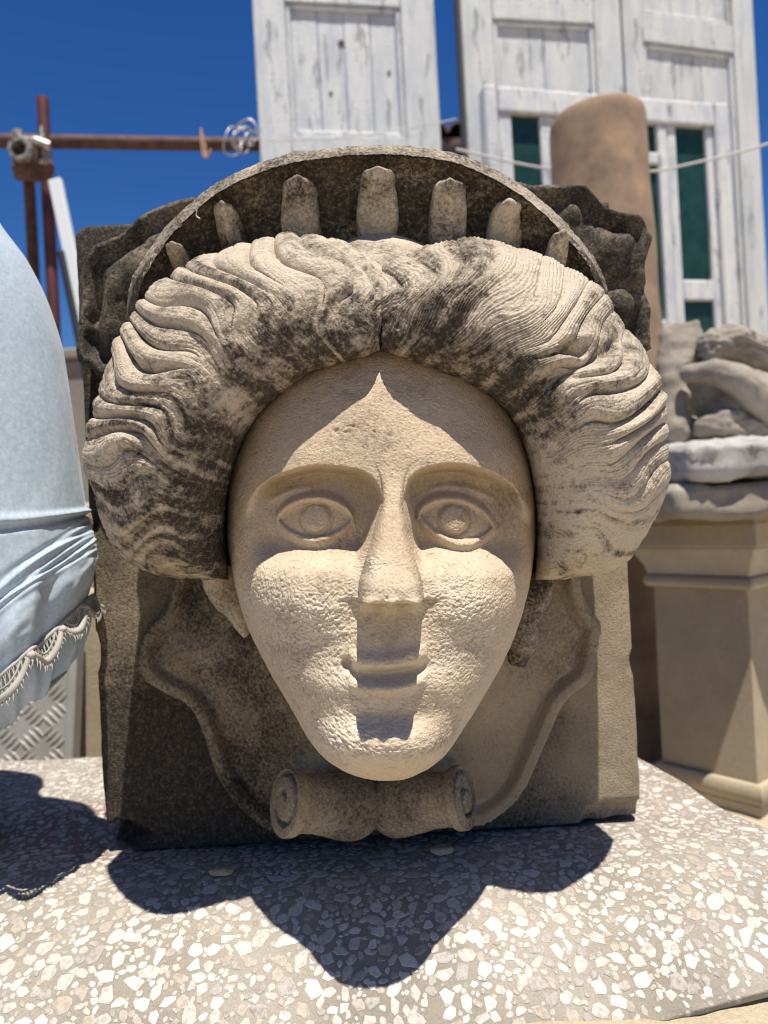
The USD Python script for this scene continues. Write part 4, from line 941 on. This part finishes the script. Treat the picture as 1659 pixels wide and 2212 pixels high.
def tread():
    d = 1.24; x0, x1 = -1.2, lx(143, 1550, d); z0, z1 = -.45, lz(80, 1395, d)
    t = thing('tread_plate', 'dull aluminium tread plate with raised lens pattern, below the blue sleeve', 'metal plate', (0, d, 0), 0, None, math.radians(-14))
    obj('plate', box(x0, x1, 0, .004, z0, z1), M_alu, t)
    obj('edge_frame', box(x1 + .001, x1 + .016, -.012, .02, z0, z1 + .01, .002), M_alu, t)
    pitch = .050; L = .040
    lens = np.array([[math.cos(a) * L / 2, math.sin(a) * .0026 * (1 - .3 * math.cos(2 * a))] for a in np.linspace(0, 2 * np.pi, 10, endpoint=False)])
    n = 0
    for i in range(-3, 10):
        for j in range(-3, 9):
            cx, cz = x1 - .02 - i * pitch * .72, z0 + .22 + j * pitch * .72
            if not (x0 + .3 < cx < x1 - .012 and cz < z1 - .012): continue
            ang = math.pi / 4 if (i + j) % 2 == 0 else -math.pi / 4; c, s = math.cos(ang), math.sin(ang)
            for o in (-.0150, -.005, .005, .0150):
                q = np.stack([cx + lens[:, 0] * .8 * c - (lens[:, 1] + o) * s, cz + lens[:, 0] * .8 * s + (lens[:, 1] + o) * c], 1)
                mid = q.mean(0); top = mid + (q - mid) * .45
                V = np.vstack([np.stack([q[:, 0], 0 * q[:, 0], q[:, 1]], 1), np.stack([top[:, 0], 0 * top[:, 0] - .0022, top[:, 1]], 1)]); k = len(q)
                F = np.vstack([quads2tris(grid_faces(2, k, True)), [[k, k + a, k + a + 1] for a in range(1, k - 1)]]); m = trimesh.Trimesh(V, F, process=False)
                if normals(V, F)[k:, 1].mean() > 0: m.invert()
                obj('lens', m, M_alu, t); n += 1
tread()
M_rust = mat('rusty_steel', {'tc': ('texture_coordinate', {}), 'n': ('noise_texture', {'scale': 30.0, 'detail': 6.0}), 'r': ('rgb_ramp', {'ramp': [(.3, (.045, .018, .012)), (.7, (.12, .048, .028))]}), 'b': ('bump', {'strength': .4, 'distance': .002}), 'p': ('principled_bsdf', {'roughness': .8})}, [('tc.object', 'n.vector'), ('n.fac', 'r.fac'), ('r.color', 'p.base_color'), ('n.fac', 'b.height'), ('b.normal', 'p.normal')])
M_redpaint = mat('dark_red_painted_steel', {'tc': ('texture_coordinate', {}), 'n': ('noise_texture', {'scale': 14.0, 'detail': 6.0}), 'r': ('rgb_ramp', {'ramp': [(.35, (.05, .014, .012)), (.65, (.13, .028, .026))]}), 'p': ('principled_bsdf', {'roughness': .6})}, [('tc.object', 'n.vector'), ('n.fac', 'r.fac'), ('r.color', 'p.base_color')])
M_zinc = mat('worn_zinc', {'tc': ('texture_coordinate', {}), 'n': ('noise_texture', {'scale': 60.0, 'detail': 5.0}), 'r': ('rgb_ramp', {'ramp': [(.4, (.22, .17, .12)), (.6, (.50, .47, .40))]}), 'p': ('principled_bsdf', {'metallic': .6, 'roughness': .45})}, [('tc.object', 'n.vector'), ('n.fac', 'r.fac'), ('r.color', 'p.base_color')])
def scaffold():
    t = thing('scaffold', 'rusty tube scaffold with two posts, a cross pipe and a clamp', 'scaffold', (0, 0, 0))
    d = 2.46; r = 16 / FOC * d
    p0, p1 = at(-420, 298, 2.40), at(640, 314, 2.66)
    obj('cross_pipe', tube([p0, p1], .0225, 24), M_rust, t, smooth=40)
    top = at(92, 212, d + .05); obj('post', tube([[top[0], top[1], GROUND], top], .0195, 24), M_redpaint, t, smooth=40)
    b = at(62, 378, d + .02); obj('post', tube([[b[0], b[1], GROUND], b], .018, 20), M_rust, t, smooth=40)
    c = at(55, 334, d - .06)
    def ring(cn, R, w, L, m, name, ax=(0, 1, 0)):
        mm = manifold3d.Manifold.cylinder(L, R, R, 32, True) - manifold3d.Manifold.cylinder(L * 2, R - w, R - w, 32, True); q = mm.to_mesh(); tm = trimesh.Trimesh(q.vert_properties[:, :3], q.tri_verts)
        tm.apply_transform(trimesh.geometry.align_vectors([0, 0, 1], ax)); tm.apply_translation(cn); obj(name, tm, m, t, smooth=40)
    ring(c, .034, .010, .09, M_zinc, 'stub_pipe'); ring(c + [0, .012, 0], .043, .008, .045, M_rust, 'clamp_ring')
    obj('stub_plug', tube([c + [0, .03, 0], c + [0, .04, 0]], .026, 20), M_dark, t)
    ctr = at(68, 312, d - .03)
    obj('clamp_jaw', tube([at(26, 316, d - .05), at(48, 306, d - .06), at(80, 306, d - .06), at(108, 316, d - .05)], .016, 10), M_zinc, t, smooth=40)
    obj('clamp_bolt', tube([at(38, 282, d - .05), at(40, 300, d - .05)], .017, 6), M_zinc, t); obj('clamp_bolt', tube([at(92, 306, d - .04), at(92, 345, d - .04)], .012, 6), M_rust, t)
    obj('clamp_pin', tube([at(90, 270, d - .03), at(90, 300, d - .03)], [.004, .010], 8), M_zinc, t)
    obj('clamp_plate', rough(box(*[float(q) for pair in ((at(82, 340, d)[0], at(112, 340, d)[0]), (d - .05, d + .0), (lz(90, 368, d), lz(90, 325, d))) for q in pair], .006), .003, 40, 712, .012), M_zinc, t, smooth=40)
    obj('rusty_wrap', rough(tube([at(34, 362, d), at(74, 366, d - .03), at(114, 360, d)], [.02, .03, .02], 14), .006, 40, 710, .01), M_rust, t, smooth=True)
    obj('rusty_wrap', rough(tube([at(36, 378, d), at(74, 382, d - .02), at(108, 376, d)], [.014, .018, .014], 14), .005, 50, 711, .01), M_rust, t, smooth=True)
scaffold()
def coil(cx, cy, d, loops, m, name, label, rr=.0028, dx=0):
    rng = np.random.default_rng(int(cx)); P = []
    for k in range(loops * 16):
        a = k / 16 * 2 * np.pi; sx, sy = (20 + 7 * math.sin(k * .21), 26 + 8 * math.cos(k * .17))
        P.append(at(cx + sx * math.cos(a) * .9 + dx * k / (loops * 16) + 4 * math.sin(k * .9), cy + sy * math.sin(a) + 5 * math.sin(k * .33), d + .03 * math.cos(a) - .0004 * k))
    obj(name, tube(np.array(P), rr, 6), m, None, smooth=True, label=label, category='wire', group='wires twisted round the cross pipe')
M_wire = mat('bright_wire', {'p': ('principled_bsdf', {'base_color': (.42, .40, .37), 'metallic': .5, 'roughness': .4})}, [])
M_rwire = mat('rusty_wire', {'p': ('principled_bsdf', {'base_color': (.26, .13, .06), 'roughness': .7})}, [])
coil(500, 300, 2.52, 4, M_wire, 'tie_wire', 'tangle of pale tie wire twisted round the cross pipe by the door', .003, 46)
P = [at(436 + 7 * math.cos(a * .7) + 1.2 * a, 312 + (27 + 7 * math.sin(a * .37)) * math.sin(a), 2.53 + .04 * math.cos(a + 1)) for a in np.linspace(0, 9, 70)]
obj('tie_wire', tube(np.array(P), .0034, 6), M_rwire, None, smooth=True, label='loop of rusty orange wire hanging round the cross pipe', category='wire', group='wires twisted round the cross pipe')
obj('tie_wire', tube(spline([at(508, 292, 2.5), at(516, 268, 2.48), at(536, 258, 2.47), at(552, 270, 2.47), at(556, 292, 2.47), at(546, 308, 2.48)], 40), .0036, 6), M_wire, None, smooth=True, label='big open ring of pale wire standing up above the pipe end', category='wire', group='wires twisted round the cross pipe')
M_cord = mat('pale_cord', {'p': ('principled_bsdf', {'base_color': (.55, .52, .45), 'roughness': .8})}, [])
obj('cord', tube(spline([at(548, 300, 2.44), at(620, 303, 2.44), at(720, 299, 2.45), at(820, 287, 2.47), at(900, 274, 2.5), at(990, 256, 2.55)], 60), .0022, 6), M_cord, None, True, label='thin pale cord stretched across the lone white door', category='cord', group='cords stretched across the doors')
obj('cord', tube(spline([at(985, 322, 2.2), at(1060, 340, 2.2), at(1140, 357, 2.19), at(1195, 366, 2.18), at(1300, 374, 2.17), at(1410, 370, 2.16), at(1500, 352, 2.15), at(1600, 328, 2.13), at(1720, 290, 2.1)], 90), .0034, 6), M_cord, None, True, label='pale sagging cord stretched across the green window behind the column', category='cord', group='cords stretched across the doors')
M_whiteboard = mat('white_board', {'p': ('principled_bsdf', {'base_color': (.66, .68, .66), 'roughness': .5})}, [])
M_black = mat('black_plastic', {'p': ('principled_bsdf', {'base_color': (.018, .018, .02), 'roughness': .45})}, [])
def plank(pa, pb, w, th, m, name, label, cat):
    a, b = np.array(pa), np.array(pb); L = np.linalg.norm(b - a); q = box(-w / 2, w / 2, -th / 2, th / 2, 0, L, .003); q.apply_transform(trimesh.geometry.align_vectors([0, 0, 1], (b - a) / L)); q.apply_translation(a)
    obj(name, q, m, None, label=label, category=cat)
plank(at(196, 760, 2.3), at(119, 388, 2.34), .040, .02, M_whiteboard, 'white_plank', 'narrow white plank leaning against the scaffold post', 'plank')
obj('black_pipe', tube([at(206, 900, 2.28), at(133, 545, 2.32)], .013, 14), M_black, None, 40, label='black plastic pipe leaning beside the white plank', category='pipe')
obj('black_pipe', tube([at(196, 860, 2.34), at(134, 560, 2.38)], .008, 14), M_zinc, None, 40, label='dull grey pipe leaning between the scaffold post and the white plank', category='pipe')

# ---------------------------------------------------------------- yard wall and the tiled roof between the doors
M_wall = stone('grey_brown_plaster', (.30, .26, .22), (.20, .175, .15), CRUST, .12, .5, .3, stained=False)
yw = thing('yard_wall', 'grey brown yard wall closing the yard behind the stones', 'wall', (0, 3.5, 0))
obj('wall', box(-6, 6, 0, .25, GROUND, 1.10, .01), M_wall, yw); obj('coping', box(-6.02, 6.02, -.03, .28, 1.102, 1.15, .01), M_wall, yw)
M_tile = mat('dark_roof_tile', {'tc': ('texture_coordinate', {}), 'n': ('noise_texture', {'scale': 6.0, 'detail': 5.0}), 'r': ('rgb_ramp', {'ramp': [(.35, (.05, .028, .022)), (.65, (.14, .075, .055))]}), 'p': ('principled_bsdf', {'roughness': .85})}, [('tc.object', 'n.vector'), ('n.fac', 'r.fac'), ('r.color', 'p.base_color')])
def roofed():
    d = 6.0; z = lz(975, 300, d)
    t = thing('tiled_shed', 'low shed with dark brown roof tiles, seen in the gap between the doors', 'shed', (0, d, 0))
    x0 = lx(880, 300, d); x1 = lx(1250, 300, d)
    obj('wall', box(x0, x1, .3, 3, GROUND, z - .05), M_wall, t)
    rf = obj('roof_deck', np_mesh(x0, x1, z), M_tile, t)
    n = int((x1 - x0) / .16)
    for i in range(n):
        cx = x0 + (i + .5) * .16
        pts = np.array([[cx, -.05, z + .03], [cx, 1.5, z + .60]]); a = np.linspace(0, np.pi, 9); R0, R1 = .085, .070
        ro = np.concatenate([np.stack([R0 * np.cos(a), R0 * np.sin(a)], 1), np.stack([R1 * np.cos(a[::-1]), R1 * np.sin(a[::-1])], 1)])
        V = np.concatenate([np.stack([cx + ro[:, 0], 0 * ro[:, 0] + p[1], p[2] + ro[:, 1]], 1) for p in pts]); k = len(ro); F = quads2tris(grid_faces(2, k, True))
        e0 = np.array([[j, j + 1, k - 1 - j] for j in range(8)] + [[j + 1, k - 2 - j, k - 1 - j] for j in range(8)]); F = np.vstack([F, e0, (e0 + k)[:, ::-1]])
        tm = trimesh.Trimesh(V, F, process=False); tm.fix_normals(); obj('roof_tile', tm, M_tile, t, smooth=40)
def np_mesh(x0, x1, z):
    V = np.array([[x0, -.02, z], [x1, -.02, z], [x1, 3, z + 1.1], [x0, 3, z + 1.1], [x0, -.02, z - .05], [x1, -.02, z - .05], [x1, 3, z + 1.05], [x0, 3, z + 1.05]])
    return trimesh.convex.convex_hull(V)
roofed()
# ---------------------------------------------------------------- the person standing at the left: only the sleeve comes into the picture
def cloth(name, a, b, weave=2600.0, bump=.25):
    return mat(name, {'tc': ('texture_coordinate', {}), 'n': ('noise_texture', {'scale': 260.0, 'detail': 5.0, 'roughness': .7}), 'r': ('rgb_ramp', {'ramp': [(.35, b), (.65, a)]}), 'w1': ('wave_texture', {'bands_direction': 'z', 'scale': 260.0, 'distortion': 1.0}), 'w2': ('wave_texture', {'bands_direction': 'x', 'scale': 260.0, 'distortion': 1.0}), 'm': ('math', {'math_type': 'multiply'}),
        'b': ('bump', {'strength': bump, 'distance': .0006}), 'p': ('principled_bsdf', {'roughness': .85, 'sheen_weight': .25, 'specular_ior_level': .2})},
        [('tc.object', 'n.vector'), ('tc.object', 'w1.vector'), ('tc.object', 'w2.vector'), ('n.fac', 'r.fac'), ('r.color', 'p.base_color'), ('w1.fac', 'm.value1'), ('w2.fac', 'm.value2'), ('n.fac', 'b.height'), ('b.normal', 'p.normal')])
M_blue = cloth('pale_blue_jersey', (.42, .48, .515), (.30, .37, .42))
M_skin = mat('skin', {'p': ('principled_bsdf', {'base_color': (.52, .34, .25), 'roughness': .55, 'subsurface_weight': .15, 'subsurface_scale': .01})}, [])
M_lace = mat('greyed_lace', {'p': ('principled_bsdf', {'base_color': (.36, .335, .285), 'roughness': .9})}, [])
M_hairbrown = mat('brown_hair', {'p': ('principled_bsdf', {'base_color': (.07, .045, .03), 'roughness': .5})}, [])
person = thing('person', 'person in a pale blue jersey with a lace-trimmed sleeve, at the left edge', 'person', (0, 0, 0))
def figure_body():
    S = lambda x, y, z, r: (x, y, z, r)
    cx, cy = -.62, .80
    J = [S(cx, cy, .10, .125), S(cx - .01, cy, .30, .105), S(cx - .01, cy + .01, .48, .115),       # hips, waist, chest
         S(cx, cy + .01, .60, .085), S(cx, cy, .66, .05), S(cx, cy - .01, .72, .047),              # upper chest, neck
         S(cx + .16, cy - .01, .575, .055), S(cx + .235, cy - .06, .33, .042), S(cx + .16, cy - .20, .22, .034), S(cx + .10, cy - .25, .19, .026),   # near arm
         S(cx - .16, cy + .02, .575, .055), S(cx - .25, cy + .03, .31, .042), S(cx - .20, cy - .10, .12, .032), S(cx - .17, cy - .15, .05, .024),     # far arm
         S(cx + .085, cy, .0, .085), S(cx + .085, cy - .01, -.42, .055), S(cx + .085, cy + .01, GROUND + .08, .04), S(cx + .085, cy - .12, GROUND + .03, .03),
         S(cx - .085, cy, .0, .085), S(cx - .085, cy - .01, -.42, .055), S(cx - .085, cy + .01, GROUND + .08, .04), S(cx - .085, cy - .12, GROUND + .03, .03),
         S(cx, cy - .005, .80, .078), S(cx, cy - .03, .745, .055), S(cx, cy + .03, .835, .082)]
    bones = [(0, 1), (1, 2), (2, 3), (3, 4), (4, 5), (3, 6), (6, 7), (7, 8), (8, 9), (3, 10), (10, 11), (11, 12), (12, 13), (0, 14), (14, 15), (15, 16), (16, 17), (0, 18), (18, 19), (19, 20), (20, 21), (5, 23), (22, 23, 24)]
    def hand(i, away):
        b = np.array(J[i][:3]); dr = away / np.linalg.norm(away); n0 = len(J); side = np.cross(dr, [0, 0, 1.0]); side /= np.linalg.norm(side)
        J.append((*(b + dr * .05), .022)); bones.append((i, n0))
        for k, L in enumerate((.062, .070, .066, .052)):
            s = side * (k - 1.5) * .019; a = len(J)
            J.append((*(b + dr * .075 + s), .010)); J.append((*(b + dr * (.075 + L * .55) + s - np.array([0, 0, .010])), .0085)); J.append((*(b + dr * (.075 + L) + s - np.array([0, 0, .028])), .0075))
            bones.extend([(n0, a), (a, a + 1), (a + 1, a + 2)])
        a = len(J); J.append((*(b + dr * .04 - side * .035), .011)); J.append((*(b + dr * .075 - side * .05), .009)); bones.extend([(i, a), (a, a + 1)])
    hand(9, np.array([-.6, -.5, -.25])); hand(13, np.array([.3, -.5, -.6]))
    # face: nose, chin, eyes
    n = len(J); hx, hy, hz = cx, cy - .005, .80
    J += [(hx, hy - .082, hz - .012, .010), (hx, hy - .070, hz + .018, .008), (hx, hy - .062, hz - .075, .020), (hx + .075, hy + .01, hz - .01, .014), (hx - .075, hy + .01, hz - .01, .014), (hx - .012, hy - .072, hz - .046, .008), (hx + .012, hy - .072, hz - .046, .008)]
    bones += [(n, n + 1, 22), (n + 2, 23), (n + 3, 22), (n + 4, 22), (n + 5, n + 6)]
    m = blob(J, bones, .012, 10); obj('body', m, M_skin, person, smooth=True)
    # garment: the same joints, fuller
    g = [(x, y, z, r + .016) for x, y, z, r in J[:25]]; g[0] = (cx, cy, .08, .15)
    m = blob(g, [(0, 1), (1, 2), (2, 3), (3, 10), (10, 11), (3, 6)], .014, 8); V = np.array(m.vertices); N = np.array(m.vertex_normals)
    obj('jersey', trimesh.Trimesh(V + N * (.006 * fbm(V * 12, 3, 800))[:, None], m.faces, process=False), M_blue, person, smooth=True)
    M_trouser = cloth('dark_trousers', (.05, .055, .07), (.035, .04, .05))
    g2 = [(x, y, z, r + .018) for x, y, z, r in J[:25]]
    m = blob(g2, [(0, 14), (14, 15), (15, 16), (0, 18), (18, 19), (19, 20)], .016, 8); obj('trousers', m, M_trouser, person, smooth=True)
    hr = blob([(cx, cy + .035, .85, .088), (cx, cy + .06, .79, .078), (cx, cy + .07, .68, .06)], [(0, 1), (1, 2)], .012, 6); obj('hair', hr, M_hairbrown, person, smooth=True)
    e = [trimesh.creation.icosphere(2, .011).apply_translation([cx + s * .030, cy - .070, .812]) for s in (-1, 1)]
    for q in e: obj('eye', q, mat_eye, person, smooth=True)
mat_eye = mat('eye', {'p': ('principled_bsdf', {'base_color': (.30, .25, .2), 'roughness': .2})}, [])
figure_body()
def sleeve():
    d = .70; k = d / FOC
    # seen right edge of the sleeve, its half width and its depth, from the shoulder to the hem
    rows = [(-40, 398, 60), (-12, 470, 110), (16, 510, 140), (42, 545, 160), (70, 595, 168), (98, 660, 174), (120, 735, 178), (136, 820, 180), (149, 910, 180), (160, 1000, 180), (170, 1075, 180), (174, 1100, 181), (178, 1130, 182), (184, 1165, 184), (188, 1195, 186), (190, 1225, 186), (184, 1262, 180), (176, 1290, 172), (172, 1310, 168)]
    R_ = np.array(rows, float); tpar = np.linspace(0, 1, len(R_)); t = np.linspace(0, 1, 300); E_ = np.stack([PchipInterpolator(tpar, R_[:, q])(t) for q in range(3)], 1)
    na = 260; ang = np.linspace(0, 2 * np.pi, na, endpoint=False)      # 0 = right, pi/2 = towards the viewer
    V = []
    tilt_y = PchipInterpolator([0, .55, .62, .75, 1], [0, 0.0, 0.25, .75, 1.05])(t)      # the hem rises on the right and sinks on the left
    fold = np.zeros((300, na))
    T, A = np.meshgrid(t, ang, indexing='ij')
    c = np.cos(A)
    edge_r = np.array([at(x, y, d) for x, y, _ in E_])
    half = E_[:, 2] * k
    ctr = edge_r - np.array([1, 0, 0]) * half[:, None]
    # gathers at the elbow, drapes below
    g0 = .605 + .035 * c
    fold += -.0045 * gs(T - g0, .006) + .0035 * gs(T - g0 + .014, .010)
    for j, (o, am) in enumerate(((.070, .0011), (.092, .0021), (.121, .0013), (.137, .0022), (.172, .0010))):
        fold += (-am * gs(T - (.60 + o + .07 * (1 - c) * (1 - j * .22) + .008 * np.sin(3 * A + j * 2.1)), .0055) + am * gs(T - (.60 + o + .07 * (1 - c) * (1 - j * .22) + .008 * np.sin(3 * A + j * 2.1)) - .011, .006)) * sst(-.5, .35, c) * sst(-.6, .3, np.sin(A))
    low = sst(.70, .86, T)
    for (a0, w, am) in ((1.05, .10, .012), (1.42, .13, -.018), (1.72, .09, .014), (1.98, .10, -.012), (2.25, .12, .012), (2.6, .14, -.012), (.65, .10, -.007), (.85, .07, .007), (3.4, .25, .01), (4.4, .3, .01), (5.4, .25, .008)):
        fold += am * low * gs(A - a0 - .25 * (T - .85), w)
    fold += .0022 * fbm(np.stack([np.cos(A) * 3, np.sin(A) * 3, T * 6], -1), 3, 810) + .004 * fbm(np.stack([np.cos(A) * 1.2, np.sin(A) * 1.2, T * 3], -1), 2, 811) * sst(.0, .2, T) + .0065 * fbm(np.stack([np.cos(A) * 2.4 + T * 3, np.sin(A) * 2.4, T * 9 - np.cos(A) * 2], -1), 3, 812) * sst(.64, .80, T)
    bag = .003 * gs(T - .86, .10)
    rad = half[:, None] + fold + bag - .0
    x = ctr[:, 0][:, None] + rad * np.cos(A); y = ctr[:, 1][:, None] - rad * .95 * np.sin(A)
    z = ctr[:, 2][:, None] + tilt_y[:, None] * (rad * np.cos(A) * .75 - half[:, None] * .75) - tilt_y[:, None] * half[:, None] * .22 * np.sin(A)
    V = np.stack([x, y, z], -1)
    W = V.reshape(-1, 3); F = quads2tris(grid_faces(300, na, True))
    if (normals(W, F)[150 * na:151 * na] * (W[150 * na:151 * na] - ctr[150])).sum() < 0: F = F[:, ::-1]
    # inside turn so that the hem has a thickness
    m = trimesh.Trimesh(W, F, process=False)
    sl = obj('sleeve', m, M_blue, person, smooth=True)
    hem = V[-1]; c0 = hem.mean(0)
    out = hem - c0; out /= np.linalg.norm(out, axis=1, keepdims=True)
    # ruffle below the lace
    nr = 60; v = np.linspace(0, 1, nr)[:, None]; Aq = ang[None]
    down = np.array([.16, -.05, -1.0]); down /= np.linalg.norm(down)
    wav = np.sin(Aq * 10 + 1.4 * np.sin(Aq * 3)) * .017 * v ** .9 + np.sin(Aq * 23 + 2) * .003 * v
    rl = (.042 + .003 * np.sin(Aq * 10 + 2.2)) * v
    rf = hem[None] - out[None] * .004 + down * rl[..., None] + out[None] * (wav + .004 * np.sin(v * 3) - .030 * v ** 2)[..., None]
    th = rf[::-1] - out[None] * .0015
    Vr = np.concatenate([rf, th], 0).reshape(-1, 3); Fr = quads2tris(grid_faces(2 * nr, na, True))
    if (normals(Vr, Fr)[:nr * na // 2] * np.repeat(out[None], nr // 2, 0).reshape(-1, 3)).sum() < 0: Fr = Fr[:, ::-1]
    obj('cuff_ruffle', trimesh.Trimesh(Vr, Fr, process=False), M_blue, sl, smooth=True)
    # lace: scalloped braid, net and fringe round the hem
    def on(a, s, o): # angle, drop, stand-off
        i = (a / (2 * np.pi) * na) % na; i0 = int(i); f = i - i0; p = hem[i0] * (1 - f) + hem[(i0 + 1) % na] * f; n = out[i0] * (1 - f) + out[(i0 + 1) % na] * f
        return p + n * (o + .003 + .008 * math.sin(min(s / .03, 1.5))) + down * s
    parts = []; sc = 14; wS = 2 * np.pi / sc
    braid = [on(a, .0005, .0015) for a in np.linspace(0, 2 * np.pi, 260)]; parts.append(tube(np.array(braid), .0018, 6))
    rngl = np.random.default_rng(12)
    for i in range(sc):
        a0 = i * wS
        arc_ = [on(a0 + wS * q, .002 + .016 * math.sin(math.pi * q) ** .8, .003) for q in np.linspace(0, 1, 16)]; parts.append(tube(np.array(arc_), [.0022 + .0012 * math.sin(math.pi * q) for q in np.linspace(0, 1, 16)], 7))
        arc2 = [on(a0 + wS * (.2 + .6 * q), .002 + .009 * math.sin(math.pi * q) ** .8, .0025) for q in np.linspace(0, 1, 10)]; parts.append(tube(np.array(arc2), .0009, 5))
        for q in np.linspace(.08, .92, 11):
            dp = .002 + .016 * math.sin(math.pi * q) ** .8
            parts.append(tube(np.array([on(a0 + wS * q, .0, .002), on(a0 + wS * (q + .05), dp, .0025)]), .0005, 4)); parts.append(tube(np.array([on(a0 + wS * (q + .05), .0, .002), on(a0 + wS * q, dp, .0025)]), .0005, 4))
        for q in np.linspace(.02, .98, 15):
            dp = .003 + .016 * math.sin(math.pi * q) ** .8; L = rngl.uniform(.005, .010); w = rngl.normal() * .012
            parts.append(tube(np.array([on(a0 + wS * q, dp, .003), on(a0 + wS * (q + w), dp + L * .6, .005), on(a0 + wS * (q + w * 3), dp + L, .0035)]), [.0008, .0006, .0003], 4))
        knot = trimesh.creation.icosphere(1, .0040).apply_scale([1, 1, .8]).apply_translation(on(a0, .005, .003)); parts.append(knot)
    obj('lace_trim', join(parts), M_lace, sl, smooth=True, label='grey-beige scalloped lace trim with fringe')
sleeve()
# ---------------------------------------------------------------- ground
M_ground = mat('dusty_gravel', {'g': ('geometry', {}), 'n': ('noise_texture', {'scale': 6.0, 'detail': 8.0, 'roughness': .7}), 'r': ('rgb_ramp', {'ramp': [(.3, (.32, .255, .17)), (.7, (.43, .35, .245))]}), 'b': ('bump', {'strength': .5, 'distance': .01}), 'p': ('principled_bsdf', {'roughness': .95})},
    [('g.position', 'n.vector'), ('n.fac', 'r.fac'), ('r.color', 'p.base_color'), ('n.fac', 'b.height'), ('b.normal', 'p.normal')])
gq = np.array([[-300, -300, GROUND], [300, -300, GROUND], [300, 300, GROUND], [-300, 300, GROUND]], float)
tag(obj('ground', (gq, np.array([[0, 1, 2, 3]])), M_ground), 'dusty pale gravel yard ground', None, None, 'structure')
